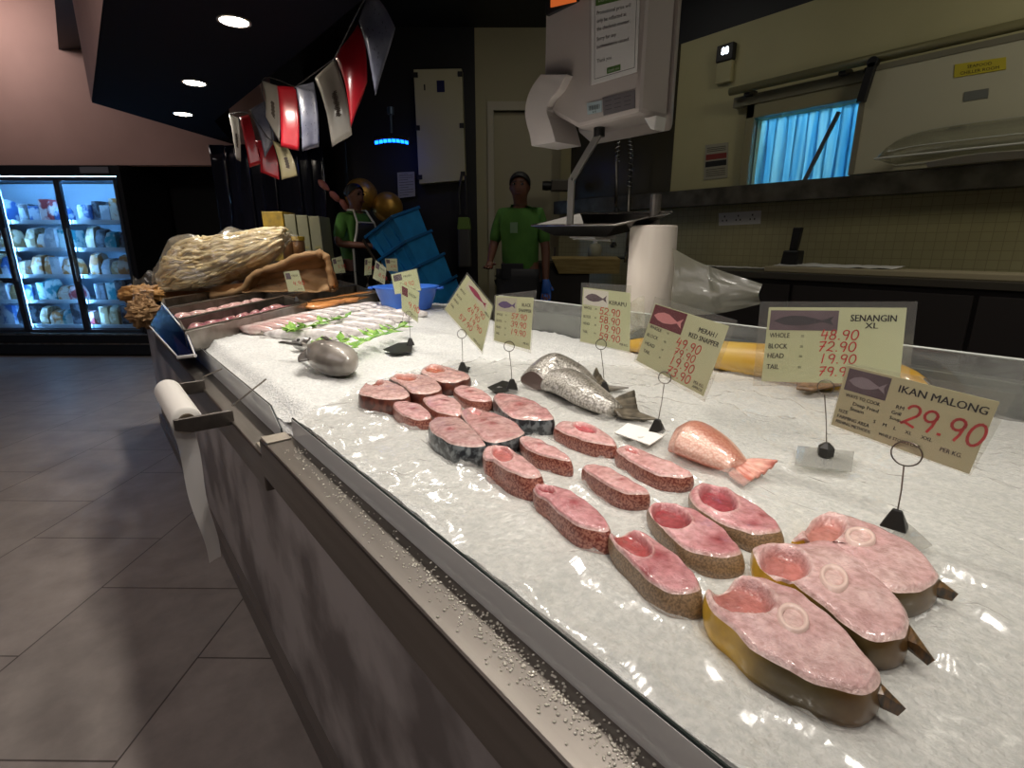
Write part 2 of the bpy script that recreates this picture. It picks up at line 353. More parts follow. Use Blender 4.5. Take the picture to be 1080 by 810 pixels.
while y < wy1+.02:
    s_ = MB(); ph = random.random()*6; xx = XW+.07+.012*(k % 2)
    s_.grid(lambda a, b, y=y, ph=ph, xx=xx: (xx+.012*math.sin(ph+3*a+2*PI*b*.5)+.02*(b-.5)**2, y+.085*b, 2.22-.55*a), 8, 6)
    s_.build('strip', M_strip, sc, smooth=True, solid=.003); y += .068; k += 1
# diagonal bar leaning behind the opening
b_ = MB(); p0 = PX(885, 118, XW+.03); p1 = PX(848, 191, XW+.03); p1[2] = 1.742; b_.obox((p0+p1)/2, (.008, 0, 0), np.cross((p1-p0)/np.linalg.norm(p1-p0), (1, 0, 0))*.012, (p1-p0)/2)
prop(b_.build('leaning_bar', mat('grey_bar', '6b6a66', .4, .6)), 'grey metal bar leaning diagonally across the blue strip curtain', 'bar')
# ---- sliding door panel to the chiller room on a rail
M_panel = mat('chiller_door_white', 'b5b096', .35)
sd = thing('sliding_door', 'pale sliding chiller door hung from a rail, beside the blue strips', 'door', (XW-.09, .8, 1.75))
q = MB(); q.box((XW-.125, -.6, 1.745), (XW-.065, 1.36, 2.33)); q.build('door_panel', M_panel, sd, bevel=.004)
q = MB(); q.box((XW-.13, 1.34, 1.745), (XW-.062, 1.372, 2.335)); q.box((XW-.13, -.6, 2.305), (XW-.062, 1.372, 2.335)); q.build('door_edge', mat('edge_strip', '8f8a74', .4, .4), sd)
q = MB(); a, b = PX(921, 66, XW-.15), PX(908, 108, XW-.15); q.obox((a+b)/2, (.02, 0, 0), (0, .022, 0), (b-a)/2); q.lathe((a[0], a[1], a[2]), [(.03, -.02), (.03, .02)], 16, ax=(1, 0, 0)); q.build('hanger_bracket', M_darkp, sd, bevel=.004)
q = MB(); p = PX(1009, 134, XW-.127); q.box((p[0]-.01, p[1]-.03, p[2]-.006), (p[0], p[1]+.03, p[2]+.006)); q.build('finger_pull', M_darkp, sd)
rl = thing('door_rail', 'dull metal rail tube running along the wall above the chiller door', 'rail', (XW-.1, 1, 2.42))
q = MB(); q.tube([(XW-.12, -.8, 2.375), (XW-.12, 2.22, 2.375)], .026, 14); q.build('tube', mat('rail_grey', '8d875f', .4, .2), rl, smooth=True)
q = MB(); q.box((XW-.06, -.8, 2.28), (XW, 2.22, 2.345)); q.build('track', mat('track_grey', '77735c', .5, .3), rl)
for y in (-.3, .6, 1.5, 2.1):
    q = MB(); q.box((XW-.11, y-.02, 2.33), (XW, y+.02, 2.37)); q.build('bracket', M_darkp, rl)
# yellow sign on the door, steel plate beneath
def wallcard(name, label, cat, x, pxs, m, off=.004, parent=None):
    ps = [PX(*p, x) for p in pxs]; c = Card(*ps, (-1, 0, 0)); t_ = thing(name, label, cat, ps[3]) if parent is None else parent
    q = MB(); q.slab([p for p in ps], (1, 0, 0), off); q.build('plate', m, t_)
    return c, t_
c, t_ = wallcard('door_sign', 'small yellow sign reading seafood chiller room on the sliding door', 'sign', XW-.129, [(1007, 68), (1061, 60), (1061, 73), (1006, 82)], mat('sign_yellow', 'b8a82e', .5))
q = MB(); c.text(q, 'SEAFOOD', .5, .56, .24, align='C'); c.text(q, 'CHILLER ROOM', .5, .14, .24, align='C', maxw=.9); q.build('lettering', M_blackp, t_)
c, t_ = wallcard('steel_plate', 'small brushed steel plate on the sliding door under the yellow sign', 'plate', XW-.129, [(1017, 97), (1043, 93), (1042, 103), (1016, 107)], mat('plate_grey', '8f9188', .3, .5))
c, t_ = wallcard('wall_notice', 'white safety notice with dark red bands on the wall beside the chiller opening', 'notice', XW-.006, [(744, 153), (768, 150), (767, 187), (742, 190)], mat('notice_paper', '9a9580', .7))
q = MB(); c.rect(q, .05, .56, .95, .72); q.build('red_band', mat('band_red', '7d2a20', .6), t_)
q = MB(); c.rect(q, .05, .36, .95, .52); q.build('black_band', M_blackp, t_)
q = MB(); [c.stroke(q, [(.1, v), (.9, v)], .02) for v in (.9, .85, .8, .28, .22, .16, .1)]; q.build('printed_lines', mat('print_grey', '4a4538', .7), t_)
# thermostat display
tp = PX(768, 56, XW); t_ = thing('temperature_display', 'black wall temperature display with glowing white digits near the ceiling', 'display', tp)
q = MB(); q.box((XW-.05, tp[1]-.065, tp[2]-.06), (XW-.001, tp[1]+.065, tp[2]+.05)); q.build('case', M_darkp, t_, bevel=.006)
q = MB(); q.box((XW-.04, tp[1]-.06, tp[2]-.2), (XW-.001, tp[1]+.06, tp[2]-.06)); q.build('housing', M_wall, t_, bevel=.006)
c = Card((XW-.051, tp[1]+.03, tp[2]+.03), (XW-.051, tp[1]-.035, tp[2]+.03), (XW-.051, tp[1]-.035, tp[2]-.02), (XW-.051, tp[1]+.03, tp[2]-.02), (-1, 0, 0))
q = MB(); c.digits(q, '88', .15, .1, .8, .17, slant=0); q.build('digits', mat('led_white', '000000', emit='e8f4ff', estr=4), t_)
# triple socket
c, t_ = wallcard('socket_outlet', 'white triple socket outlet on the tiled wall above the worktop', 'socket', XW-.002, [(758, 225), (803, 222), (802, 236), (758, 238)], M_white, .012)
q = MB()
for i in range(3):
    for a, b in ((0, .2), (-.05, -.12), (.05, -.12)): c.rect(q, .17+.33*i+a-.014, .5+b-.07, .17+.33*i+a+.014, .5+b+.07, .0135)
q.build('pin_holes', M_blackp, t_)

# ---------------------------------------------------------------- worktop along the right wall
XT = 3.3; ZT = 1.165
t_ = thing('worktop_cabinet', 'long dark worktop with black cabinet fronts along the tiled wall', 'cabinet', (3.6, 1.5, .15))
q = MB(); q.box((XT+.03, -1.2, .15), (XW-.001, 2.35, ZT-.04)); q.build('body', M_dark, t_)
q = MB(); q.box((XT, -1.2, ZT-.04), (XW-.001, 2.35, ZT)); q.build('countertop', mat('worktop_dark', '4b463d', .4), t_, bevel=.004)
for i in range(4):
    q = MB(); q.box((XT+.012, -1.15+i*.86, .2), (XT+.03, -1.15+i*.86+.84, ZT-.07)); q.build('cabinet_door', mat('cab_front', '332e2d', .45), t_, bevel=.003)
# cutting boards and sheets on the worktop
q = MB(); q.box((3.36, -.9, ZT), (3.62, 1.62, ZT+.035)); o = q.build('cutting_board', mat('board_white', 'b5a98a', .5), bevel=.006); prop(o, 'long pale cutting board lying along the dark worktop edge', 'board')
q = MB(); q.grid(lambda a, b: (3.42+.22*a, .95+.65*b, ZT+.037+.012*abs(nz(a*3, b*6, 2))+.01*a), 10, 30); o = q.build('paper_sheet', M_paper, smooth=True, solid=.001); prop(o, 'crumpled white paper sheet lying on the long cutting board', 'paper')
q = MB(); q.grid(lambda a, b: (3.7+.15*a, 1.8+.5*b, ZT+.003+.012*abs(nz(a*3, b*6, 5))), 8, 24); o = q.build('paper_scrap', M_paper, smooth=True, solid=.001); prop(o, 'thin white paper strip along the tiles left of the black sharpener', 'paper')
# black stick-shaped tool stand
bp_ = PX(834, 283, 3.55); bp_[2] = ZT
t_ = thing('knife_sharpener', 'black upright knife sharpener with a narrow handle on the worktop', 'sharpener', bp_)
q = MB(); q.hexa([bp_+np.array(v) for v in ((-.05, .055, 0), (-.05, -.05, 0), (.05, -.05, 0), (.05, .055, 0), (-.04, .045, .13), (-.04, -.055, .13), (.04, -.055, .13), (.04, .045, .13))]); q.build('body', M_darkp, t_, bevel=.008)
q = MB(); q.hexa([bp_+np.array(v) for v in ((-.02, .02, .13), (-.02, -.025, .13), (.02, -.025, .13), (.02, .02, .13), (-.02, .012, .27), (-.02, -.04, .27), (.02, -.04, .27), (.02, .012, .27))]); q.build('handle', M_darkp, t_, bevel=.006)
# ledge: clear plastic cover on curled white paper
M_clear = clear('clear_plastic', 'f6f6f0', .07, .05, .05, bump=.2, bscale=6, edge=.6)
dm = thing('clear_cover', 'clear plastic food cover lying upside down on the wall ledge', 'cover', (XW-.2, .8, 1.75))
q = MB()
def dome(a, b):
    u = -1+2*a; v = -1+2*b; h = (1-abs(u)**6)*(1-abs(v)**4)
    return (XW-.31+.19*v, .62+.50*u, 1.775+.135*max(h, 0)**.6)
q.grid(dome, 30, 16); q.build('shell', M_clear, dm, smooth=True, solid=.003)
q = MB(); q.tube([(XW-.50, .12, 1.775), (XW-.13, .12, 1.775), (XW-.13, 1.12, 1.775), (XW-.50, 1.12, 1.775)], .005, 8, closed=True); q.tube([dome(.06+.88*i/20, .0+.02) for i in range(21)], .003, 6); q.tube([dome(.1+.8*i/20, .30) for i in range(21)], .002, 6); q.build('rim', mat('cover_rim_glint', 'cfcfc4', .25), dm)  # rim and fold lines; the rim highlight is put into their opaque pale colour
q = MB(); q.grid(lambda a, b: (XW-.165-.035*sm(.3, 0, a)+.16*a, -.15+1.12*b, 1.744+(.055+.02*math.sin(9*b))*sm(.35, 0, a)*(1-.7*b*b)+.004), 14, 20); o = q.build('liner_paper', M_paper, smooth=True, solid=.002); prop(o, 'white liner paper curling over the ledge under the clear cover', 'paper')

# ---------------------------------------------------------------- sink corner
def at_e(px, py, d): return PE(px, py, d)
sx = 4.55
t_ = thing('sink_unit', 'dark sink unit standing in front of the cream wall', 'sink', G(sx, .4, .15))
zt = PE(600, 277, sx)[2]
q = MB(); q.slab([G(sx, -.05, .15), G(sx, .62, .15), G(sx, .62, zt-.03), G(sx, -.05, zt-.03)], E1, .55); q.build('body', M_dark, t_)
q = MB(); q.slab([G(sx-.02, -.08, zt-.03), G(sx-.02, .65, zt-.03), G(sx-.02, .65, zt), G(sx-.02, -.08, zt)], E1, .1); q.slab([G(sx+.5, -.08, zt-.03), G(sx+.5, .62, zt-.03), G(sx+.5, .62, zt), G(sx+.5, -.08, zt)], E1, .1); q.build('rim', M_darksteel, t_)
q = MB(); q.slab([G(sx+.08, -.0, zt-.2), G(sx+.08, .58, zt-.2), G(sx+.5, .58, zt-.2), G(sx+.5, 0, zt-.2)], UP, .01); q.build('basin', M_steel2, t_)
a = PE(582, 277, sx); b = PE(652, 292, sx)
q = MB(); q.hexa([*(G(sx-.03, e, z_) for e, z_ in ((a@E2+.06, zt-.09), (b@E2, zt-.09))), *(G(sx+.02, e, z_) for e, z_ in ((b@E2, zt-.09), (a@E2+.06, zt-.09))), G(sx-.06, a@E2, zt+.03), G(sx-.06, b@E2, zt+.03), G(sx+.12, b@E2, zt+.05), G(sx+.12, a@E2, zt+.05)])
o = q.build('wooden_tray', mat('pale_wood', 'b8a067', .6, col2='9a8350', scale=6, stretch=(1, 1, 8))); prop(o, 'pale wooden tray standing across the dark sink unit', 'tray')
bo = PE(627, 276, 4.8); bo[2] = zt+.0
t_ = thing('soap_bottle', 'small white soap bottle standing behind the sink', 'bottle', bo)
q = MB(); q.lathe(bo, [(.06, 0), (.062, .12), (.05, .15), (.02, .16)], 20); q.build('bottle', mat('bottle_white', 'a8a48e', .4), t_, smooth=True)
q = MB(); q.lathe(bo, [(.02, .16), (.02, .185), (.008, .19), (.008, .21)], 12); q.build('cap', M_white, t_)
# pull-down tap with sprung hose
tx = 4.75
tb = PE(661, 262, tx)
t_ = thing('sprung_tap', 'chrome pull-down tap with sprung hose over the sink', 'tap', tb)
M_chrome = mat('chrome', 'c8c8c4', .15, 1)
q = MB(); q.tube([PE(649, 215, tx), PE(650, 165, tx), PE(653, 145, tx), PE(658, 139, tx), PE(663, 143, tx), PE(666, 165, tx), PE(664, 200, tx)], .008, 8); q.build('hose', M_darkp, t_, smooth=True)
pts = cat_rom([PE(651, 170, tx), PE(653, 147, tx), PE(658, 139, tx), PE(663, 143, tx), PE(666, 165, tx), PE(664, 198, tx)], 160, False)
q = MB(); hel = []
for i, p in enumerate(pts): hel.append(p+.022*(math.cos(i*1.15)*E2+math.sin(i*1.15)*E1))
q.tube(hel, .0045, 5); q.build('spring', M_chrome, t_, smooth=True)
q = MB(); q.tube([PE(650, 222, tx), PE(650, 165, tx)], .01, 10); q.tube([PE(664, 196, tx), PE(662, 240, tx), PE(661, 275, tx)], .014, 10); q.build('riser', M_steel2, t_, smooth=True)
q = MB(); q.lathe(PE(650, 226, tx), [(.01, .06), (.022, .04), (.026, -.03), (.02, -.05)], 14); q.build('spray_head', M_darkp, t_, smooth=True)
q = MB(); h = PE(660, 272, tx); q.tube([h-E2*.09, h+E2*.09], .014, 8); q.tube([h-UP*.04, h+UP*.05], .016, 8); q.lathe(PE(647, 259, tx), [(.02, -.02), (.035, 0), (.02, .03)], 12); q.build('handles', M_chrome, t_)
# chrome spigot bracket left of the scale arm
p = PE(592, 196, 5.3); t_ = thing('door_closer', 'dark wall-mounted bracket beside the door behind the scale', 'bracket', p)
q = MB(); q.obox(p, E2*.10, E1*.06, UP*.05); q.build('case', mat('bracket_grey', '4d4840', .4, .4), t_, bevel=.01)
q = MB(); q.lathe(p-E2*.14, [(.04, -.04), (.045, 0), (.04, .04)], 14, ax=E2); q.build('knob', M_darkp, t_)
# ---------------------------------------------------------------- the fish counter
ZI = .970                                      # top of the ice
M_stone = mat('grey_marbled_stone', '9d9694', .4, col2='67605e', scale=3.6, detail=8, ramp=(.42, .60))
M_glass = clear('guard_glass', 'eef0ee', .05, .10, .68, dcol='e8e6e4', tl=.1, edge=.2)
M_gedge = mat('glass_edge', '2f3634', .2)
ct = thing('fish_counter', 'long steel-edged fish counter with grey marbled front panel, filled with ice', 'counter', (.3, 1.5, 0))
q = MB(); q.box((.284, -1.2, 0), (1.55, 4.6, .085)); q.build('plinth', mat('plinth_grey', '5b5450', .4), ct)
q = MB(); q.box((.304, -1.2, .085), (.328, 4.6, .845)); q.build('front_panel', M_stone, ct)
q = MB(); q.box((.328, -1.2, .085), (1.50, 2.3, .84)); q.prism([(.328, 2.3), (1.5, 2.3), (1.78, 3.0), (1.78, 4.6), (.328, 4.6)], .085, .84); q.build('carcass', M_dark, ct)
q = MB(); q.box((.236, -1.2, .843), (.30, 1.145, .93)); q.build('steel_ledge', M_steel, ct, bevel=.004)
q = MB(); q.box((.238, 1.147, .805), (.306, 3.17, .888)); q.build('steel_ledge', M_steel, ct, bevel=.004)
q = MB(); q.box((.240, 1.10, .9305), (.29, 1.146, .934)); q.box((.240, 1.147, .888), (.306, 1.20, .905)); q.build('joint_strip', mat('joint_pale', 'a39a8c', .5, .3), ct, bevel=.002)
for (y0, y1, zt_) in ((-1.2, 1.109, .972), (1.215, 2.38, .955)):
    q = MB()
    if y1 > 2: q.extr([(.300, 1.296-.075, .889), (.300, 1.296-.07, .915), (.300, 1.296, zt_), (.300, y1, zt_), (.300, y1, .889)], (.006, 0, 0))
    else: q.box((.296, y0, .925), (.302, y1, zt_))
    g = q.build('glass_guard', M_glass, ct)
    q = MB()
    if y1 > 2: q.tube([(.303, 1.296-.075, .889), (.303, 1.296-.07, .915), (.303, 1.296, zt_), (.303, y1, zt_)], .0022, 6)
    else: q.tube([(.299, y0, zt_), (.299, y1, zt_), (.299, y1, .93)], .0022, 6)
    q.build('glass_edge', M_gedge, g)
# angled guard at the far end, the freezers' blue reflection put into its colour
M_reflglass = clear('blue_reflection_glass', '5f7fb8', .10, .12, .16, dcol='1c3c78', edge=.3)
q = MB(); fa = [PZ(158, 344, .95), PZ(188, 377, .94), PZ(206, 375, .965), PZ(197, 352, 1.02), PZ(171, 320, 1.06)]
q.extr(fa, (.004, 0, .004)); g = q.build('angled_guard', M_reflglass, ct)
q = MB(); q.tube([fa[1], fa[2]], .006, 8); q.tube([fa[0], fa[1]], .003, 6); q.tube([fa[2], fa[3], fa[4]], .003, 6); q.build('guard_edge', M_white, g)
# rear upstand: clear panel over a steel rail
q = MB(); q.box((1.525, -1.2, .84), (1.56, 1.95, 1.045)); q.build('rear_rail', M_steel2, ct, bevel=.003)
q = MB(); q.box((1.50, -1.2, .9), (1.505, 1.95, 1.098)); g = q.build('rear_guard', clear('rear_glass', 'dfe3df', .05, .04, .12), ct)
q = MB(); q.tube([(1.5025, -1.2, 1.098), (1.5025, 1.95, 1.098)], .003, 6); q.build('glass_edge', mat('bright_edge', 'cfd4cf', .2, .2), g)
q = MB(); q.box((1.56, -1.2, .15), (1.60, 1.95, .90)); q.build('rear_panel', M_dark, ct)
q = MB(); q.box((1.56, -1.2, .90), (1.80, 1.95, .93)); q.build('rear_shelf', M_steel2, ct)
# water drops on the near ledge
dm = MB(); rnd = random.Random(3)
for i in range(4200):
    y = rnd.uniform(-.35, 1.05); wgt = sm(1.0, -.1, y)
    if rnd.random() > .12+.9*wgt*wgt: continue
    x = rnd.gauss(.276, .010 if y < .5 else .012)
    if not .245 < x < .293: continue
    r = rnd.uniform(.0008, .0021); dm.lathe((x, y, .9302), [(r, 0), (r*.85, r*.45), (r*.4, r*.75), (r*.02, r*.8)], 6)
o = dm.build('water_drops', mat('water_drop', 'c9c3b6', .08, 0, spec=.9, coat=1), smooth=True); prop(o, 'water droplets beaded along the near steel ledge of the counter', 'water', kind='stuff')

# ice
def inpoly(x, y, P):
    c = False; j = len(P)-1
    for i in range(len(P)):
        if (P[i][1] > y) != (P[j][1] > y) and x < (P[j][0]-P[i][0])*(y-P[i][1])/(P[j][1]-P[i][1])+P[i][0]: c = not c
        j = i
    return c
ICE = [(.306, -1.0), (1.498, -1.0), (1.498, 1.95), (1.62, 2.35), (1.75, 2.80), (1.52, 3.15), (1.42, 3.13), (.935, 2.88), (.306, 2.245)]
def ice_h(x, y):
    h = ZI+.004*nz(x*9, y*9)+.003*nz(x*31, y*31, 3)
    if y > .9: h += sm(.9, 1.6, y)*(.004*nz(x*60, y*60, 7)+.010*nz(x*4, y*4, 4))
    h -= .035*sm(.36, .305, x)*sm(1.05, 1.25, y)
    return h
def clip_grid(fn, P, x0, x1, y0, y1, st):
    mb = MB(); nx = int((x1-x0)/st); ny = int((y1-y0)/st); idx = {}
    for i in range(nx):
        for j in range(ny):
            if not inpoly(x0+(i+.5)*st, y0+(j+.5)*st, P): continue
            fs = []
            for a, b in ((i, j), (i+1, j), (i+1, j+1), (i, j+1)):
                if (a, b) not in idx: idx[(a, b)] = len(mb.v); mb.v.append(fn(x0+a*st, y0+b*st))
                fs.append(idx[(a, b)])
            mb.f.append(tuple(fs)); mb.m.append(0)
    return mb
M_ice = mat('crushed_ice', 'd9dbd8', .3, col2='f2f2ee', scale=120, detail=2, bump=.8, bscale=160, spec=.6, bdist=.006)
q = clip_grid(lambda x, y: (x, y, ice_h(x, y)), ICE, .306, 1.78, -1.0, 3.2, .0125)
q.prism(ICE, .845, .93); q.prism([(.306, -1.0), (1.498, -1.0), (1.498, 1.0), (.306, 1.0)], .93, .9655)
o = q.build('ice_bed', M_ice, smooth=True); prop(o, 'bed of crushed white ice filling the fish counter', 'ice', kind='stuff')
# clear plastic sheet over the near half
SH = [(.297, -1.0), (1.47, -1.0), (1.46, .45), (1.40, .66), (1.13, 1.12), (.99, 1.26), (.86, 1.34), (.64, 1.30), (.48, 1.22), (.36, 1.12), (.297, 1.06)]
def wr(x, y):
    a = abs(nz(x*5+2*nz(x*3, y*3), y*9, 1)); b = abs(nz(x*13, y*5+nz(x*4, y*4)*2, 9)); e = sm(.0, .05, x-.297)
    c_ = abs(nz((x+.6*y)*2.0+3, (x*.6-y)*9+2*nz(x*2, y*2), 4))
    q2 = lambda v, w: max(0, 1-v/w)**2*(3-2*max(0, 1-v/w))
    return .009*q2(a, .30)+.005*q2(b, .2)+.006*q2(c_, .28)+.004*nz(x*4, y*3, 6)
FOOT = []                                      # outlines of what presses the sheet flat
def sheet_z(x, y):
    z_ = max(ice_h(x, y), ZI if x > .33 else .9745)+.003+wr(x, y)
    for c, rad, pl in FOOT:
        if abs(x-c[0]) < rad and abs(y-c[1]) < rad:
            for sc, k_ in ((1.10, 0), (1.18, .25), (1.27, .5), (1.36, .75)):
                if inpoly(c[0]+(x-c[0])/sc, c[1]+(y-c[1])/sc, pl): z_ = min(z_, (ZI+.001)*(1-k_)+z_*k_); break
    return z_
M_film = clear('cling_film', 'fbfbfa', .11, .16, .20, bump=.5, bscale=5, stretch=(1, 1.6, 1), dcol='dcdad5', bdist=.05, edge=.12)

# ---------------------------------------------------------------- steel trays at the far end
def tray(label, px, z=1.03, depth=.075, floor_m=None):
    P = [PZ(*p, z) for p in px]; c = sum(P)/4
    t_ = thing('steel_tray', label, 'tray', (c[0], c[1], z-depth), 'steel trays of seafood')
    P2 = [p*.975+c*.025 for p in P]; Pb = [p*.97+c*.03-UP*depth for p in P2]; Po = [p-UP*depth*1.05 for p in P]
    q = MB(); n = 4
    vs = [*P, *P2, *Pb, *Po]; fs = []
    for i in range(4):
        j = (i+1) % 4; fs += [(i, j, 4+j, 4+i), (4+i, 4+j, 8+j, 8+i), (i, j, 12+j, 12+i)]
    fs += [(8, 9, 10, 11), (12, 13, 14, 15)]
    q.add(vs, fs); q.build('body', M_steel2, t_)
    q = MB(); q.tube([p+UP*.002 for p in P], .005, 6, closed=True); q.build('rim', mat('tray_rim', 'b7b0a6', .3, 1), t_)
    return P, c
T1, c1 = tray('front steel tray of purplish squid pieces at the left end', [(195, 350), (324, 319.5), (300, 313), (188, 338)])
T2, c2 = tray('second steel tray behind it, holding pale pink squid', [(187.5, 337.5), (299.5, 312.7), (280, 307.5), (170, 327.2)])
T3, c3 = tray('empty steel tray farthest back, in front of the brown carton', [(169.5, 326.7), (279.5, 307), (263, 302), (172, 316)])
T4, c4 = tray('front steel tray of orange fillets beside the blue basin', [(326, 318.8), (398.5, 308.5), (376, 301), (302, 312.5)])
T5, c5 = tray('steel tray behind the orange fillets, under the far price tags', [(301.5, 312), (375.5, 300.6), (358, 296), (282, 307)])
def bil(P, u, v): return (P[0]*(1-u)+P[1]*u)*(1-v)+(P[3]*(1-u)+P[2]*u)*v
M_squid = mat('squid_pink', 'b98a86', .25, col2='8a4a56', scale=40, coat=.6); M_squid2 = mat('squid_pale', 'd9beb4', .25, col2='c08a88', scale=35, coat=.6)
def lump(c, L, W, H, yaw, name, m, seed, par=None):
    q = MB(); ca, sa = math.cos(yaw), math.sin(yaw)
    def fn(a, b):
        th = PI*a; ph = 2*PI*b; x = -math.cos(th)*L/2; rr = math.sin(th)**.7*(1-.35*a)
        k = 1+.25*nz(3*a+seed, 2*math.cos(ph), 2*math.sin(ph))
        y = rr*math.cos(ph)*W/2*k; z_ = rr*math.sin(ph)*H/2*k+H/2
        return (c[0]+x*ca-y*sa, c[1]+x*sa+y*ca, c[2]+z_)
    q.grid(fn, 10, 10)
    return q.build(name, m, par, smooth=True)
ORD = ['first', 'second', 'third', 'fourth', 'fifth', 'sixth', 'seventh', 'eighth', 'ninth', 'tenth', 'eleventh', 'twelfth', 'thirteenth', 'fourteenth', 'fifteenth', 'sixteenth']
for tn, P, m, wd in (('front', T1, M_squid, 'purplish'), ('second', T2, M_squid2, 'pale pink')):
    for i in range(14):
        c = bil(P, .12+.057*i, .36 if i % 2 else .62); c[2] = .958
        o = lump(c, .12, .07, .068, random.uniform(-.4, .4)+.8, 'squid', m, i*3.1)
        prop(o, f'{ORD[i]} {wd} squid from the left in the {tn} steel tray', 'squid', f'{wd} squid in the {tn} steel tray')
M_or = mat('orange_fillet', 'd9975a', .35, col2='c8803f', scale=25, coat=.4)
for i, (px, py, yw) in enumerate(((338, 317, .9), (349, 314, .8), (362, 312, .95), (374, 309.5, .8), (384, 307.5, .9))):
    c = PZ(px, py, 1.03); c[2] = .990
    o = lump(c, .30, .24, .040, yw, 'fillet', M_or, i*2.3); prop(o, f'{ORD[i]} orange fish fillet from the left in the front steel tray', 'fillet', 'orange fillets in the steel tray')

# ---------------------------------------------------------------- bag dispenser on the left side
M_roll = mat('roll_white', 'dedad2', .6)
ds = thing('bag_dispenser', 'roll of white plastic bags on a steel bracket hung on the counter front', 'dispenser', (.14, 1.55, .88))
q = MB(); q.lathe((.145, 1.46, .905), [(.008, 0), (.033, 0), (.035, .01), (.035, .35), (.033, .36), (.008, .36)], 28, ax=(0, 1, 0)); rl = q.build('bag_roll', M_roll, ds, smooth=False)
for p in rl.data.polygons: p.use_smooth = len(p.vertices) == 4
q = MB(); q.lathe((.145, 1.452, .905), [(.0195, 0), (.0195, .009)], 20, ax=(0, 1, 0)); q.lathe((.145, 1.81, .905), [(.02, 0), (.02, .02)], 20, ax=(0, 1, 0)); q.build('roll_core', mat('core_brown', '5c5040', .6), ds)
for y in (1.442, 1.835):
    q = MB(); q.extr([(.115, y, .89), (.115, y, .918), (.246, y, .918), (.246, y, .878), (.15, y, .878)], (0, .008, 0)); q.build('bracket', M_steel, ds, bevel=.002)
    q = MB(); q.tube([(.246, y+.004, .928), (.335, y+.004, .985)] if y < 1.6 else [(.246, y+.004, .928), (.30, y+.004, .945)], .0022, 6); q.build('wire', M_wire, ds)
q = MB()
def strip(a, b):
    z_ = .90-.40*a; return (.110+.045*b*(1-.3*a)+.03*a+.004*math.sin(9*a), 1.470+.012*math.sin(6*a+2*b), z_)
q.grid(strip, 20, 4); q.build('hanging_strip', clear('bag_strip', 'f4f4f4', .04, .2, .62, dcol='ebe8e4', tl=.3), ds, smooth=True)

# ---------------------------------------------------------------- freezers along the far wall
M_frz = mat('freezer_black', '1b1d21', .4); M_frame = mat('freezer_frame', '4a5058', .4, .6); M_fglass = clear('freezer_glass', 'e6eef4', .03, .03, .02)
M_shelf = mat('freezer_shelf', 'c9dbe6', .4); M_tube = mat('freezer_tube', 'ffffff', emit='8cc8ff', estr=75)
fz = thing('display_freezer', 'tall glass-door freezer lit blue inside along the far wall', 'freezer', G(DF+.35, -5.6))
bx = [-4.50, -5.18, -5.90, -6.62]
def gbox(mb, a0, a1, b0, b1, z0, z1): mb.slab([G(a0, b0, z0), G(a0, b1, z0), G(a0, b1, z1), G(a0, b0, z1)], E1, a1-a0)
q = MB(); gbox(q, DF, DF+.8, bx[-1]-.05, bx[0]+.06, .02, .28); gbox(q, DF, DF+.8, bx[-1]-.05, bx[0]+.06, 2.06, 2.17)
gbox(q, DF+.76, DF+.8, bx[-1]-.05, bx[0]+.06, .28, 2.06); gbox(q, DF, DF+.8, bx[0]+.01, bx[0]+.06, .28, 2.06); gbox(q, DF, DF+.8, bx[-1]-.05, bx[-1], .28, 2.06); q.build('cabinet', M_frz, fz)
q = MB(); gbox(q, DF+.72, DF+.755, bx[-1], bx[0], .29, 2.05); q.build('liner', mat('freezer_liner', 'b4d0e4', .5), fz)
q = MB(); q.tube([G(DF-.02, bx[-1], .27), G(DF-.02, bx[0]+.05, .27)], .012, 8); q.tube([G(DF-.02, bx[-1], .155), G(DF-.02, bx[0]+.05, .155)], .01, 8); q.build('bumper_rail', M_steel2, fz)
q = MB(); gbox(q, DF-.008, DF, bx[0]-.38, bx[0]-.06, 2.09, 2.155); q.build('label_plate', mat('plate_pale', '6d7078', .5), fz)
SHZ = [.36, .66, .96, 1.27, 1.58]
for i in range(3):
    b0, b1 = bx[i+1], bx[i]
    d = MB()
    for u0, u1, z0, z1 in ((b0, b0+.035, .29, 2.05), (b1-.035, b1, .29, 2.05), (b0, b1, .29, .33), (b0, b1, 2.01, 2.05)): gbox(d, DF-.01, DF+.03, u0, u1, z0, z1)
    dr_ = d.build('door', M_frame, fz, bevel=.004)
    q = MB(); gbox(q, DF+.005, DF+.012, b0+.03, b1-.03, .32, 2.02); q.build('glass_pane', M_fglass, dr_)
    q = MB(); q.tube([G(DF-.04, b0+.05, .9), G(DF-.04, b0+.05, 1.5)], .012, 8); q.build('handle', M_steel2, dr_)
    for z_ in SHZ:
        q = MB(); gbox(q, DF+.12, DF+.70, b0+.01, b1-.01, z_-.02, z_); gbox(q, DF+.10, DF+.12, b0+.01, b1-.01, z_-.03, z_+.015); q.build('shelf', M_shelf, fz)
    q = MB(); q.tube([G(DF+.075, b0-.022, .36), G(DF+.075, b0-.022, 2.0)], .010, 8); q.build('light_tube', M_tube, fz)
q = MB(); q.tube([G(DF+.08, bx[-1]+.03, 2.045), G(DF+.08, bx[0]-.03, 2.045)], .010, 8); q.build('light_tube', M_tube, fz)
PK = [mat('pack_'+n, c, .3, col2=c2, scale=9, ramp=(.45, .55)) for n, c, c2 in (('white', 'e8ecf0', 'b9c4cf'), ('blue', '3f72b5', 'cfe0f0'), ('teal', '3aa7b8', 'd8f0f0'), ('orange', 'cf8a4a', 'efe2d0'), ('dark', '2f3640', '7c8894'), ('red', 'a8434a', 'e6d4d4'), ('cream', 'e0d4ba', 'a58a60'))]
PKN = ['white', 'blue', 'teal', 'orange', 'dark', 'red', 'cream']
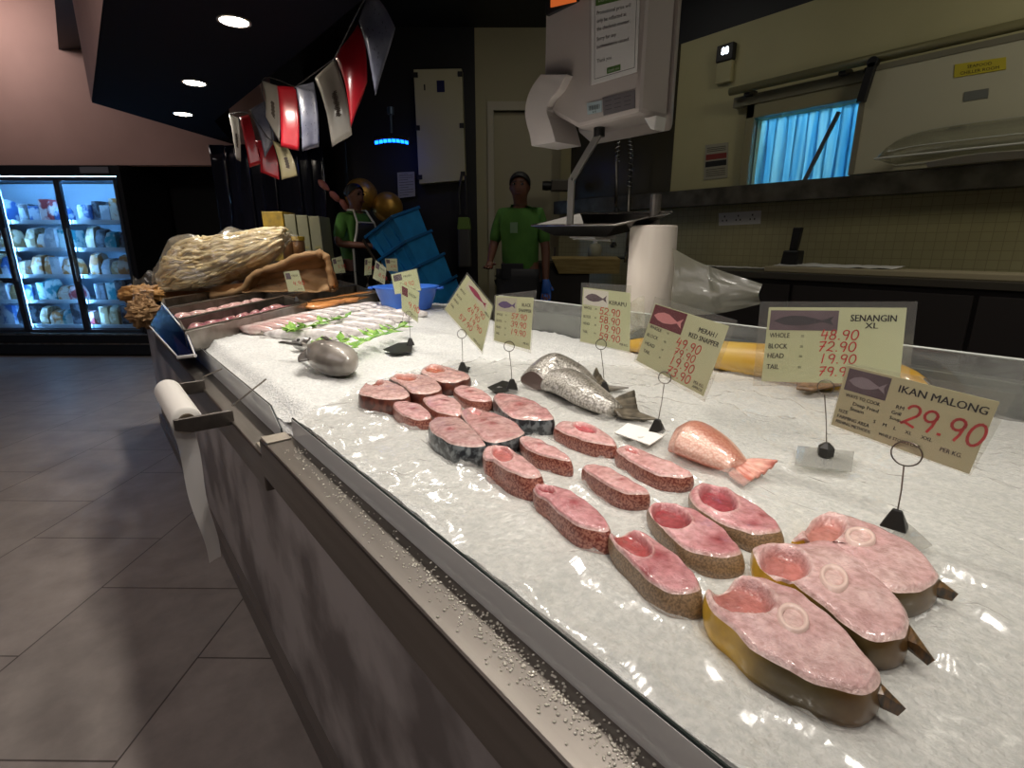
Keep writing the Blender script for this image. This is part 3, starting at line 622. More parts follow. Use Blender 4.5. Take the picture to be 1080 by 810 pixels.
rnd = random.Random(11)
for i in range(3):
    for s, z_ in enumerate(SHZ):
        b = bx[i+1]+.05; k = 0
        while b < bx[i]-.14 and k < 7:
            wd = rnd.uniform(.09, .14); h = rnd.uniform(.17, .265); ci = rnd.randrange(7); dp = rnd.uniform(.14, .3); a0 = DF+.14+rnd.uniform(0, .05); bag = rnd.random() < .5
            q = MB()
            if bag:
                lo = [G(a0, b, z_), G(a0, b+wd, z_), G(a0+dp, b+wd, z_), G(a0+dp, b, z_)]; c = sum(lo)/4
                q.add([*lo, *[p*1.06-c*.06+UP*h*.45 for p in lo], *[(p*.75+c*.25)*1+UP*h*.9-E1*0 for p in lo], G(a0+dp/2, b+.01, z_+h), G(a0+dp/2, b+wd-.01, z_+h)],
                      [(0, 1, 2, 3), (0, 1, 5, 4), (1, 2, 6, 5), (2, 3, 7, 6), (3, 0, 4, 7), (4, 5, 9, 8), (5, 6, 10, 9), (6, 7, 11, 10), (7, 4, 8, 11), (8, 9, 13, 12), (10, 11, 12, 13), (9, 10, 13), (11, 8, 12)])
            else: gbox(q, a0, a0+dp, b, b+wd, z_, z_+h)
            o = q.build('frozen_pack', PK[ci], bevel=.006)
            prop(o, f'{PKN[ci]} frozen {"bag" if bag else "box"}, {ORD[k]} from left on the {["lowest", "second lowest", "middle", "second highest", "top"][s]} shelf behind the {["right", "middle", "left"][i]} freezer door', 'frozen food', 'frozen food in the freezers')
            b += wd+rnd.uniform(.006, .02); k += 1
# downlights in the dropped ceiling
M_lamp = mat('lamp_face', 'ffffff', emit='fff0dc', estr=40)
LY = [-1.1, -.05, .98, 2.04, 3.178, 4.481, 5.568]
LX = [.80, .80, .80, .80, .793, .816, .894]
for x, y in list(zip(LX, LY)):
    if y > 2.5:
        t_ = thing('downlight', {3.178: 'nearest round glowing downlight in the black ceiling', 4.481: 'middle round glowing downlight in the black ceiling', 5.568: 'farthest round glowing downlight in the black ceiling'}[y], 'downlight', (x, y, ZC), 'downlights in the black ceiling')
        q = MB(); q.lathe((x, y, ZC-.006), [(.066, .006), (.078, .006), (.078, 0), (.068, 0), (.064, .004)], 28, capends=False); q.build('trim_ring', mat('ring_white', 'b8b4ae', .4), t_, smooth=True)
        q = MB(); q.lathe((x, y, ZC-.004), [(.0005, 0), (.066, 0), (.066, .003), (.0005, .003)], 28); q.build('lamp', M_lamp, t_)
# ---------------------------------------------------------------- fish steaks
M_flesh = mat('fish_flesh', 'ded6d4', .22, col2='ffffff', scale=120, detail=5, ramp=(.34, .62), bump=.8, bscale=330, attr='Col', coat=.6, sss=.05, bdist=.0018)
def skinmat(n, a, b, scale=220, ramp=(.42, .58), **k): return mat('skin_'+n, a, .35, col2=b, scale=scale, detail=2, ramp=ramp, bump=.3, bscale=scale, coat=.3, bdist=.001, **k)
SK = dict(brown=skinmat('dark_brown', '4a231c', '6b3a2c', 60), red=skinmat('speckled_red', '6e2f28', 'a8705f', 330), black=skinmat('mottled_black', '23262a', '6f7577', 90, ramp=(.45, .62)),
          olive=skinmat('olive_tan', '6f5a45', '94795c', 420), eel=mat('skin_eel', 'd0c8c0', .3, col2='ffffff', scale=40, ramp=(.3, .6), attr='Col', coat=.5))
M_bone = mat('bone_white', 'dcc0b6', .3, coat=.5)
M_fin = mat('fin_brown', '6a4a22', .4, col2='2c2217', scale=60, stretch=(1, 5, 1), coat=.3)
def rgb(c): return np.array(lin(c)[:3])
def steak(label, px, th, skin, fresh=('c98f8b', 'd9a6a0'), cav=None, cavd=.02, cavc='9a4a48', bone=None, blood=(), tilt=(0, 0), slant=(0, 0), group='fish steaks on the ice', fin=None, rim='e6cdc4', bulge=.05, eel=False, name='fish_steak'):
    cavd = min(cavd, th*.5); bulge = .03 if eel else bulge; zt = ZI+.004+th; n = 64; K = 18
    o = cat_rom([PZ(x, y, zt) for x, y in px], n); c = sum(o)/n
    t_ = thing(name, label, 'fish steak', (c[0], c[1], ZI+.004), group)
    FOOT.append((c, .2, [(c[0]+(p[0]-c[0])*1.02, c[1]+(p[1]-c[1])*1.02) for p in o[::2]]))
    L = max(np.linalg.norm(a-b) for a in o[::4] for b in o[::4])
    if cav:
        (cx, cy), (ax, ay), (bx_, by) = cav; cc = PZ(cx, cy, zt)[:2]; M_ = np.array([PZ(ax, ay, zt)[:2]-cc, PZ(bx_, by, zt)[:2]-cc]).T; Mi = np.linalg.inv(M_)
    if bone: bc = PZ(*bone[0], zt)[:2]; Bi = np.linalg.inv(np.array([PZ(*bone[1], zt)[:2]-bc, PZ(*bone[2], zt)[:2]-bc]).T)
    bl = [(PZ(x, y, zt)[:2], r) for x, y, r in blood]
    f0, f1, cv, rm_ = rgb(fresh[0]), rgb(fresh[1]), rgb(cavc), rgb(rim); sd = random.random()*50
    vs = [c]; info = [(c, 0)]
    for k in range(1, K+1):
        f = 1-(1-k/K)**1.25
        for p in o: info.append((c+(p-c)*f, f))
    pts = []; cols = []
    for p, f in info:
        q = np.array(p, float); z_ = zt-.004*sm(.9, 1, f)**2+.0025*nz(q[0]*45+sd, q[1]*45)+.003*(1-f*f)
        m = .5+.9*nz(q[0]*22+sd, q[1]*22, 2); m = min(max(m, 0), 1); col = f0*(1-m)+f1*m
        # muscle rings: faint paler bands that follow the outline
        band = .5+.5*math.sin(f*16+3*nz(q[0]*12, q[1]*12, sd)); col = col*(.94+.08*band)
        for b_, r in bl:
            d = np.linalg.norm(q[:2]-b_)/r*(1+.5*nz(q[0]*80, q[1]*80, 5))
            w_ = max(0, 1-d)*.85; col = col*(1-w_)+rgb('8e1a26')*w_
        if cav:
            s_ = Mi@(q[:2]-cc); r = math.hypot(*s_)*(1+.10*nz(q[0]*30, q[1]*30, sd))
            w_ = sm(1.0, .78, r) if False else 1-sm(.78, 1.02, r)
            z_ -= cavd*w_*(1-.25*max(0, 1-r)); col = col*(1-w_)+(cv*(1+.25*nz(q[0]*40, q[1]*40)))*w_
            lip = math.exp(-((r-1.08)/.06)**2); z_ += .002*lip; col = col*(1-.35*lip)+rm_*.35*lip
        if bone:
            s2 = Bi@(q[:2]-bc); r2 = math.hypot(*s2); w2 = 1-sm(.55, .75, r2); col = col*(1-.6*w2)+rgb('e0c6be')*.6*w2; z_ = z_*(1-.8*w2)+(zt+.003)*.8*w2
        w_ = sm(.93, 1, f)*.8; col = col*(1-w_)+rm_*w_
        z_ += tilt[0]*(q[0]-c[0])+tilt[1]*(q[1]-c[1])
        pts.append((q[0], q[1], z_)); cols.append(col)
    q = MB(); fs = [(0, 1+i, 1+(i+1) % n) for i in range(n)]
    for k in range(K-1):
        a = 1+k*n; fs += [(a+i, a+n+i, a+n+(i+1) % n, a+(i+1) % n) for i in range(n)]
    q.add(pts, fs); q.build('flesh', M_flesh, t_, smooth=True, colors=cols)
    top = pts[-n:]; q = MB(); vs = []; cl = []; R = 9
    for j in range(R+1):
        t = j/R; b = bulge*math.sin(PI*min(1, t*1.0))**.8-.10*t**4*.5
        for i, p in enumerate(top):
            v = np.array(p); dxy = (v-c); z_ = v[2]*(1-t)+(ZI-.004)*t
            vs.append((c[0]+dxy[0]*(1+b)+slant[0]*t, c[1]+dxy[1]*(1+b)+slant[1]*t, z_))
            if eel:
                u = (dxy[:2]@EEL)/L+.5; yel = sm(.60, .24, u); tipc = sm(.78, .95, u); g_ = rgb('d0a530')*yel+rgb('5f5130')*(1-yel); w_ = sm(.35, 1, t); g_ = g_*(1-.35*w_*(1-yel))+rgb('d8b64c')*.25*w_*yel; g_ = g_*(1-tipc)+rgb('6e5024')*tipc
                cl.append(g_)
            else: cl.append((1, 1, 1))
    fs = [(j*n+i, j*n+(i+1) % n, (j+1)*n+(i+1) % n, (j+1)*n+i) for j in range(R) for i in range(n)]+[tuple(range(R*n, R*n+n))]
    q.add(vs, fs); q.build('skin', SK[skin], t_, smooth=True, colors=cl)
    if bone:
        (bx0, by0), (bx1, by1), (bx2, by2) = bone; b0 = PZ(bx0, by0, zt); b1 = PZ(bx1, by1, zt)-b0; b2 = PZ(bx2, by2, zt)-b0
        q = MB(); vs = []; prof = ((.60, -.004), (.66, .0012), (.80, .0024), (.92, .0018), (1.02, -.005)); m = 22
        for r, h in prof: vs += [b0+(b1*math.cos(2*PI*i/m)+b2*math.sin(2*PI*i/m))*r+UP*(h+.004) for i in range(m)]
        q.add(vs, [(j*m+i, j*m+(i+1) % m, (j+1)*m+(i+1) % m, (j+1)*m+i) for j in range(len(prof)-1) for i in range(m)]); q.build('backbone', M_bone, t_, smooth=True)
    if fin:
        a, b, tip = fin; pa, pb = PZ(*a, zt-.006), PZ(*b, zt-.012); pt = PZ(*tip, ZI+.02); pl = (pa+pb)/2; pl[2] = ZI+.006
        q = MB(); q.add([pa, pb, pt, pl+(pt-pl)*.15, pl+(pt-pl)*.85-UP*.008, (pa+pb)/2+(pt-pa)*.5+UP*.004], [(0, 5, 2), (0, 1, 5), (5, 1, 2), (1, 3, 4), (1, 4, 2), (0, 2, 4), (0, 4, 3), (0, 3, 1)]); q.build('fin', M_fin, t_)
    return t_
def cr(ox, oy, s, *pts): return [(ox+x/s, oy+y/s) for x, y in pts]
def crs(ox, oy, s): return lambda *p: [(ox+x/s, oy+y/s) for x, y in p]
c4 = crs(720, 500, 2.893); c3 = crs(500, 430, 3.857); c2_ = crs(370, 370, 4.696)
EEL = (PZ(950, 750, ZI)-PZ(740, 640, ZI))[:2]; EEL = EEL/np.linalg.norm(EEL)
PK1 = ('cfa3a2', 'dcbcb8'); G1 = 'pike conger steaks at the near end'
steak('big pale pink fish steak with yellow to brown skin, nearest the camera', c4((72, 352), (76, 380), (100, 420), (150, 460), (210, 520), (280, 565), (360, 607), (440, 640), (520, 658), (570, 655), (605, 625), (600, 590), (560, 540), (500, 470), (430, 410), (350, 350), (290, 325), (240, 308), (180, 305), (130, 322), (92, 338)),
      .028, 'eel', PK1, cav=(c4((180, 370), (275, 412), (200, 325))[0], c4((278, 405))[0], c4((205, 322))[0]), cavd=.018, cavc='b57068', bone=c4((335, 450), (385, 478), (350, 412)), blood=[(*c4((280, 405))[0], .008)], slant=(-.004, -.003), fin=(*c4((600, 632), (545, 660)), c4((682, 716))[0]), eel=True, group=G1)
steak('big pale pink fish steak in the middle of the three largest, dark skin', c4((215, 218), (245, 205), (300, 203), (350, 205), (440, 195), (480, 215), (530, 240), (590, 300), (650, 360), (690, 420), (690, 460), (675, 490), (620, 500), (560, 490), (500, 455), (440, 400), (370, 345), (330, 322), (290, 320), (260, 300), (230, 265)),
      .028, 'eel', PK1, cav=(c4((312, 268))[0], c4((388, 300))[0], c4((335, 228))[0]), cavd=.018, cavc='b57068', bone=c4((460, 325), (503, 352), (478, 293)), slant=(-.003, -.003), fin=(*c4((690, 455), (660, 497)), c4((770, 568))[0]), eel=True, group=G1)
steak('big pale pink fish steak, rearmost of the three largest, beside the lowest price tag', c4((335, 192), (370, 165), (400, 130), (440, 112), (500, 120), (560, 140), (620, 165), (690, 200), (740, 240), (780, 290), (775, 320), (740, 342), (690, 352), (640, 350), (590, 320), (540, 275), (500, 232), (450, 205), (400, 196)),
      .028, 'eel', PK1, cav=(c4((435, 165))[0], c4((495, 172))[0], c4((452, 122))[0]), cavd=.017, cavc='bb7c72', bone=c4((540, 200), (588, 215), (555, 175)), slant=(-.003, -.003), fin=(*c4((775, 315), (740, 348)), c4((842, 366))[0]), eel=True, group=G1)
# three olive-skinned steaks with a red cut face
PK2 = ('c27e82', 'd8a2a4'); G2 = 'olive-skinned red fish steaks'
steak('glistening red fish steak, nearest of the three olive-skinned ones beside the big pale steaks', c3((550, 517), (568, 497), (620, 492), (690, 505), (760, 550), (830, 600), (890, 660), (920, 710), (908, 740), (850, 748), (780, 735), (710, 690), (640, 620), (580, 562)),
      .022, 'olive', PK2, cav=(c3((640, 545))[0], c3((720, 600))[0], c3((665, 510))[0]), cavd=.009, cavc='a84c4c', blood=[(*c3((750, 605))[0], .016), (*c3((600, 535))[0], .01), (*c3((690, 665))[0], .012)], slant=(-.006, -.010), group=G2)
steak('red fish steak with hollow belly, middle one of the three olive-skinned steaks', [(683.6, 533), (692, 529), (707, 529.5), (725.6, 533.7), (740.7, 541.5), (758, 552), (772, 566), (782, 577), (779, 583), (761.5, 585.5), (741, 583), (720, 574), (705, 561), (693, 549), (686, 540)],
      .022, 'olive', PK2, cav=((707, 544), (727, 555), (713, 533.5)), cavd=.011, cavc='9a3f44', blood=[(757, 570, .02), (730, 552, .008)], slant=(-.005, -.008), group=G2)
steak('red fish steak with olive skin, rearmost of the three, just below the red fish tail', [(727, 520), (733.8, 511), (747.7, 509.7), (765, 513.8), (785.7, 524.2), (806.4, 538), (821, 550), (823.5, 556.5), (813.3, 560.5), (792.6, 560.5), (771.8, 553.6), (751, 543.2), (737.3, 534.6)],
      .022, 'olive', PK2, cav=((757, 525), (778, 535), (762, 514)), cavd=.011, cavc='9a4048', blood=[(795, 553, .015), (803, 545, .008)], slant=(-.003, -.008), group=G2)
# six with speckled red skin
PK3 = ('d09896', 'e0b7b3'); G3 = 'speckled red-skinned fish steaks'
steak('thick pink fish steak with speckled red skin, left end of the red-skinned group', c3((34, 182), (46, 160), (80, 150), (130, 160), (180, 185), (230, 220), (265, 250), (274, 266), (240, 275), (190, 270), (130, 245), (80, 212), (46, 202)), .034, 'red', PK3,
      cav=(c3((115, 190))[0], c3((160, 212))[0], c3((128, 165))[0]), cavd=.006, cavc='c06a66', slant=(-.002, -.012), group=G3)
steak('slim pink fish steak with bright red-brown skin, second from the left in the red-skinned group', c3((186, 117), (215, 111), (270, 130), (330, 160), (375, 188), (394, 206), (350, 206), (290, 190), (230, 170), (196, 142)), .025, 'red', PK3, blood=[(*c3((265, 155))[0], .012)], slant=(0, -.006), group=G3)
steak('pink fish steak with speckled red skin just below the front grey fish tail', c3((328, 72), (350, 55), (400, 54), (450, 60), (510, 85), (560, 115), (579, 143), (545, 145), (480, 135), (410, 112), (350, 90)), .025, 'red', PK3,
      cav=(c3((450, 85))[0], c3((500, 103))[0], c3((462, 68))[0]), cavd=.008, cavc='b84f55', group=G3)
steak('pink fish steak with speckled red skin left of the red fish tail', c3((580, 162), (622, 150), (670, 165), (740, 195), (810, 225), (870, 252), (890, 268), (840, 275), (770, 270), (700, 245), (630, 207), (592, 182)), .025, 'red', PK3, cav=(c3((640, 178))[0], c3((668, 190))[0], c3((648, 168))[0]), cavd=.006, cavc='b5605c', group=G3)
steak('pink fish steak with speckled red skin in the centre of the red-skinned group', c3((443, 232), (480, 224), (540, 240), (610, 275), (670, 310), (714, 338), (660, 343), (600, 335), (530, 300), (470, 262)), .025, 'red', PK3, blood=[(*c3((600, 300))[0], .008)], group=G3)
steak('long pink fish steak with a blood spot, nearest of the speckled red-skinned group', c3((241, 322), (265, 305), (320, 310), (390, 335), (460, 380), (520, 430), (549, 470), (545, 490), (500, 492), (430, 475), (360, 430), (300, 375), (255, 345)), .025, 'red', PK2,
      cav=(c3((292, 332))[0], c3((330, 345))[0], c3((302, 318))[0]), cavd=.01, cavc='8e2c30', blood=[(*c3((405, 395))[0], .018)], slant=(-.004, -.010), group=G3)
# nine at the far side
PK4 = ('d0a29a', 'e2beb6'); G4 = 'fish steaks at the far side'
steak('brown-skinned fish steak at the left end of the far row', c2_((40, 195), (60, 170), (100, 148), (150, 140), (190, 148), (250, 170), (285, 200), (284, 220), (230, 232), (170, 235), (100, 222), (50, 210)), .034, 'brown', PK4, cav=(c2_((118, 158))[0], c2_((165, 165))[0], c2_((125, 142))[0]), cavd=.01, cavc='a85f50', group=G4)
steak('brown-skinned fish steak in the middle of the far row of three', c2_((190, 130), (230, 112), (290, 110), (350, 115), (400, 130), (440, 160), (444, 185), (400, 205), (340, 208), (295, 198), (265, 170), (220, 145)), .034, 'brown', PK4, cav=(c2_((275, 132))[0], c2_((330, 140))[0], c2_((285, 113))[0]), cavd=.012, cavc='b26550', group=G4)
steak('brown-skinned fish steak with an orange belly hollow, right end of the far row', c2_((347, 97), (380, 70), (430, 65), (480, 80), (540, 95), (590, 120), (560, 140), (510, 150), (450, 148), (400, 130), (370, 112)), .034, 'brown', PK4, cav=(c2_((415, 92))[0], c2_((465, 102))[0], c2_((425, 73))[0]), cavd=.011, cavc='b5603f', group=G4)
steak('small pink fish steak below the left end of the brown-skinned row', c2_((210, 257), (250, 242), (300, 250), (350, 270), (390, 300), (394, 324), (360, 332), (310, 330), (260, 312), (222, 285)), .024, 'red', PK3, blood=[(*c2_((310, 290))[0], .014)], group=G4)
steak('pink fish steak with a red streak between the brown-skinned and black-skinned steaks', c2_((356, 222), (400, 210), (450, 214), (510, 235), (545, 260), (550, 282), (545, 306), (500, 310), (440, 298), (390, 275), (364, 246)), .024, 'red', PK3, blood=[(*c2_((470, 250))[0], .016)], group=G4)
steak('small pink fish steak beside the black base of the second price tag', c2_((512, 182), (550, 169), (600, 175), (660, 200), (699, 233), (660, 245), (600, 240), (550, 222), (520, 203)), .024, 'red', PK3, blood=[(*c2_((590, 205))[0], .018)], group=G4)
steak('grey-pink fish steak with mottled black skin, nearest of the black-skinned three', c2_((388, 352), (420, 322), (480, 322), (540, 330), (580, 360), (630, 410), (667, 453), (640, 465), (590, 465), (520, 460), (460, 430), (402, 392)), .032, 'black', ('bd8f8c', 'c9a7a3'), blood=[(*c2_((490, 395))[0], .012)], slant=(-.004, -.008), group=G4)
steak('grey-pink fish steak with mottled black skin, middle of the black-skinned three', c2_((545, 292), (580, 275), (640, 285), (720, 310), (800, 340), (854, 385), (854, 405), (800, 430), (740, 445), (690, 445), (640, 420), (592, 372), (562, 332)), .026, 'black', ('c08a88', 'cfa9a6'), cav=(c2_((615, 305))[0], c2_((645, 318))[0], c2_((625, 293))[0]), cavd=.008, cavc='c98a88', blood=[(*c2_((700, 365))[0], .018), (*c2_((660, 350))[0], .012)], group=G4)
steak('grey-pink fish steak with mottled black skin, beside the front grey fish tail', c2_((709, 217), (740, 205), (800, 215), (880, 235), (940, 265), (990, 300), (1004, 328), (960, 335), (890, 335), (830, 330), (770, 305), (722, 252)), .032, 'black', ('c58c8b', 'd0aaa6'), blood=[(*c2_((838, 270))[0], .02)], group=G4)

q = clip_grid(lambda x, y: (x, y, sheet_z(x, y)), SH, .297, 1.49, -1.0, 1.36, .0085)
o = q.build('plastic_sheet', M_film, smooth=True); prop(o, 'wrinkled clear plastic sheet spread over the ice under the fish steaks', 'sheet')

# ---------------------------------------------------------------- whole fish and tails
def loft(mb, path, rx, rz, k=18, top=1.0, cap=True, sh=.0, wedge=.42):
    """path: points of the body's resting line; rx half width, rz full height above it"""
    path = [np.array(p, float) for p in path]; n = len(path); vs = []
    for i, p in enumerate(path):
        t = path[min(i+1, n-1)]-path[max(i-1, 0)]; t[2] = 0; t /= np.linalg.norm(t)+1e-9; u = np.array([t[1], -t[0], 0])
        for j in range(k):
            a = 2*PI*j/k; y = math.cos(a); z_ = .5+.5*math.sin(a); vs.append(p+u*rx[i]*y*(1-wedge*z_**1.5)+UP*rz[i]*z_+u*sh*rz[i]*z_)
    fs = [(i*k+j, i*k+(j+1) % k, (i+1)*k+(j+1) % k, (i+1)*k+j) for i in range(n-1) for j in range(k)]
    if cap: fs += [tuple(range(k))[::-1], tuple(range((n-1)*k, n*k))]
    return mb.add(vs, fs)
def resample(P, vals, n):
    path = cat_rom(P, n, False); out = []
    for v in vals: out.append([x[0] for x in cat_rom([(q,) for q in v], n, False)])
    return path, out
M_scale = mat('silver_scales', 'c9c5bd', .3, .15, col2='7d7971', scale=190, voro=True, ramp=(.25, .8), attr='Col', bump=.4, bscale=190, coat=.4, bdist=.002)
M_finG = mat('tail_fin_grey', '3a352c', .45, col2='756c5c', scale=40, stretch=(1, 1, 1), detail=4, bump=.4, bscale=120)
M_cut = mat('cut_flesh', 'c98c88', .3, col2='dcb5ae', scale=40, coat=.4)
M_redsc = mat('red_scales', 'e4c2b2', .35, .05, col2='cf9c8a', scale=240, voro=True, ramp=(.2, .8), attr='Col', bump=.3, bscale=240, coat=.4, bdist=.002)
M_finR = mat('tail_fin_red', 'b8685a', .4, col2='dcaa98', scale=45, bump=.4, bscale=120)
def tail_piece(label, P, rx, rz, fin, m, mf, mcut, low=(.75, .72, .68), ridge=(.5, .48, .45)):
    c = np.mean(np.array(P), axis=0); t_ = thing('fish_tail', label, 'fish tail', (c[0], c[1], ZI))
    path, (a, b) = resample(P, (rx, rz), 22); q = MB(); loft(q, path, a, b, 22); cl = []
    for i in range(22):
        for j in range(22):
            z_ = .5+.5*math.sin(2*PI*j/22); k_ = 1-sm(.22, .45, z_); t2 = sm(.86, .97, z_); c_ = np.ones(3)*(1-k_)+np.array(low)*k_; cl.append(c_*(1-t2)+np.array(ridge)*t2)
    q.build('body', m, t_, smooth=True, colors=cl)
    q = MB(); loft(q, [path[0]-(path[1]-path[0])*.06, path[0]+(path[1]-path[0])*.02], [a[0]*.93]*2, [b[0]*.95]*2, 22); q.build('cut_face', mcut, t_)
    # tail fin: a ribbed fan that flares from the narrow tail root
    tip, w1, lean = fin; pe = path[-2]+UP*b[-1]*.5; d = np.array(tip, float)-pe; d[2] = 0; Lf = np.linalg.norm(d); d /= Lf; u_ = np.array([d[1], -d[0], 0]); u_ = u_*math.cos(lean)+UP*math.sin(lean)
    def fn(x, y):
        w_ = 2*y-1; l = Lf*(1-.22*(1-abs(w_))**1.0)
        p = pe+d*l*x+u_*w_*(a[-1]*.8*(1-x)+w1*x**.8)+UP*(.0022*math.sin(y*13*PI)*x+.012*x*w_*w_-(b[-1]*.3)*x); p[2] = max(p[2], ZI+.010); return p
    q = MB(); q.grid(fn, 10, 52); q.build('tail_fin', mf, t_, smooth=True, solid=.004)
    return t_
def I(px, py, z=None): return PZ(px, py, ZI+.004 if z is None else z)
tail_piece('grey silver-scaled fish tail piece, front one of the two, pointing right', [I(582, 412), I(600, 417), I(622, 429), I(640, 437), I(648, 440)], [.050, .060, .052, .036, .028], [.055, .066, .056, .042, .034],
           (I(680, 437), .058, -.35), M_scale, M_finG, M_cut)
tail_piece('grey silver-scaled fish tail piece, rear one, mostly behind the other', [I(562, 411), I(582, 406), I(605, 408), I(622, 413), I(630, 415)], [.05, .07, .055, .03, .02], [.05, .085, .066, .04, .026],
           (I(645, 408), .055, -.5), M_scale, M_finG, mat('cut_dark', '6a5a54', .4))
tail_piece('red snapper tail piece with pale belly, right of the speckled steaks', [I(712, 474), I(728, 478), I(752, 488), I(772, 497), I(778, 500)], [.048, .062, .054, .034, .028], [.042, .060, .050, .034, .026],
           (I(801, 510), .040, -.3), M_redsc, M_finR, M_cut, low=(.95, .50, .42), ridge=(.62, .42, .36))
# whole round fish lying on the bare ice
M_pom = mat('pomfret_skin', '4f4842', .4, .05, col2='a39c92', scale=7, ramp=(.35, .6), coat=.5, bump=.1, bscale=200)
def whole_fish(label, nose, tail, hw, ht, m, mf, cat='fish', group=None, name='whole_fish', deep=(.0, .55, .9, 1, .92, .7, .4, .16, .12), fins=True, eye=True, z=None):
    nose, tail = np.array(nose, float), np.array(tail, float); L = np.linalg.norm(tail-nose); t = (tail-nose)/L; u = np.array([t[1], -t[0], 0])
    t_ = thing(name, label, cat, (nose+tail)/2, group); n = len(deep)
    path, (a, b) = resample([nose+t*L*.84*i/(n-1) for i in range(n)], ([max(.004, d*hw) for d in deep], [max(.006, (d**.7)*ht) for d in deep]), 26)
    q = MB(); vs = []; k = 20
    for i, p in enumerate(path):
        for j in range(k):
            an = 2*PI*j/k; vs.append(p+u*a[i]*math.cos(an)+UP*(ht*.45+b[i]*.5*math.sin(an)))
    q.add(vs, [(i*k+j, i*k+(j+1) % k, (i+1)*k+(j+1) % k, (i+1)*k+j) for i in range(25) for j in range(k)]+[tuple(range(k))[::-1], tuple(range(25*k, 26*k))]); q.build('body', m, t_, smooth=True)
    r = path[-2]+UP*ht*.45; q = MB()
    def tf(x, y):
        w_ = 2*y-1; return r+t*L*(.18*x*(.55+.45*abs(w_)))+u*hw*(.10+.75*x)*w_+UP*.004*math.sin(20*y)
    q.grid(tf, 6, 10); q.build('tail_fin', mf, t_, smooth=True, solid=.005)
    if fins:
        for s_ in (-1, 1):
            q = MB(); q.grid(lambda x, y: path[0]+t*L*(.34+.36*y)+u*s_*hw*((np.interp(.34+.36*y, np.linspace(0, .84, n), deep)*.93)+.55*x*(1-y)**.6)+UP*ht*.42, 4, 10); q.build('fin', mf, t_, smooth=True, solid=.004)
        q = MB(); q.grid(lambda x, y: path[0]+t*L*(.27+.16*x)+u*hw*(.05+.22*(y-.5)*(.3+x))+UP*(ht*.93+.004*x), 4, 6); q.build('pectoral_fin', mf, t_, smooth=True, solid=.003)
    if eye:
        e = path[0]+t*L*.11+UP*ht*.45; e = e+UP*ht*.24-u*hw*.12
        q = MB(); q.lathe(e, [(hw*.11, -.004), (hw*.12, .004), (hw*.06, .009), (.0005, .010)], 14); q.build('eye', mat('fish_eye', '161412', .1, coat=1), t_, smooth=True)
    return t_
M_finD = mat('fin_dark', '2c2825', .4, col2='4d4640', scale=50)
whole_fish('whole round grey-brown fish with dark forehead lying alone on the bare ice', I(371, 402, .972), I(312, 373, .985), .060, .095, M_pom, M_finD, deep=(.25, .72, .95, 1, .95, .78, .5, .2, .07, .07))
whole_fish('silver whole fish lying just behind the round grey-brown fish', I(315, 371, .975), I(338, 366, .972), .055, .05, mat('silver_skin', '9a9a98', .3, .15, col2='dedcd8', scale=12, coat=.5), M_finG, fins=False)
# long yellow-bellied fish along the rear guard
M_yel = mat('yellow_belly', 'b0862a', .35, col2='c2a04a', scale=6, coat=.4)
yl = thing('long_fish', 'long yellow-bellied fish lying along the rear glass behind the price tags', 'fish', (1.45, .6, ZI))
P = [(1.405, .25, ZI), (1.42, .31, ZI), (1.435, .42, ZI), (1.44, .60, ZI), (1.44, .80, ZI), (1.45, 1.0, ZI), (1.45, 1.16, ZI)]
path, (a, b) = resample(P, ([.012, .045, .056, .056, .05, .045, .02], [.03, .085, .105, .10, .085, .07, .035]), 30)
q = MB(); loft(q, path, a, b, 20); q.build('body', M_yel, yl, smooth=True)
q = MB(); vs = []
path2 = [p+np.array([.012, 0, 0]) for p in path]
q.grid(lambda x, y: path[min(int(y*29), 29)]+UP*(b[min(int(y*29), 29)]*(.93+.09*math.sin(PI*x)))+np.array([(-.010+.055*x)*a[min(int(y*29), 29)]/.056, 0, -.030*x*x]), 6, 29); q.build('dark_back', mat('dark_back', '2d2618', .3, coat=.4), yl, smooth=True, solid=.004)
q = MB(); tp_ = PZ(848, 411, ZI+.02); q.grid(lambda x, y: tp_+np.array([.09*x, -.02*x, .0])+np.array([.02, -.05, 0])*(2*y-1)*(.3+x)+UP*(.02*x), 6, 8)
o = q.build('fin_piece', mat('fin_tan', '8a6a48', .4, col2='5c4630', scale=50), smooth=True, solid=.006); prop(o, 'brown fish fin tip on the sheet under the largest green price tag', 'fish fin')
# small silver fish in rows on the ice
M_small = mat('small_silver', 'a09a98', .35, .05, col2='f2ecea', scale=14, ramp=(.3, .55), coat=.5)
M_smallp = mat('small_pinkish', 'c9a09a', .25, .1, col2='ece0da', scale=14, coat=.5)
def small_proto(m):
    t_ = bpy.data.objects.new('small_fish', None); COL.objects.link(t_)
    n = 16; L = .24; q = MB(); k = 12; vs = []
    for i in range(n):
        f = i/(n-1); w_ = .036*math.sin(PI*min(1, f*.93+.04))**.75*(1-.35*f)+.003
        for j in range(k): an = 2*PI*j/k; vs.append((-L/2+f*L*.85, w_*math.cos(an), .026+w_*.72*math.sin(an)))
    q.add(vs, [(i*k+j, i*k+(j+1) % k, (i+1)*k+(j+1) % k, (i+1)*k+j) for i in range(n-1) for j in range(k)]+[tuple(range(k))[::-1], tuple(range((n-1)*k, n*k))]); q.build('body', m, t_, smooth=True)
    q = MB(); q.grid(lambda x, y: (L*.34+L*.18*x*(.5+.5*abs(2*y-1)), .028*(2*y-1)*(.15+x), .026), 4, 8); q.build('tail_fin', M_finG, t_, smooth=True, solid=.003)
    q = MB(); q.lathe((-L*.40, -.006, .036), [(.005, 0), (.005, .004), (.0005, .006)], 8); q.build('eye', mat('fish_eye', '161412', .1, coat=1), t_)
    return t_
protos = [small_proto(M_small), small_proto(M_smallp)]; used = [0, 0]
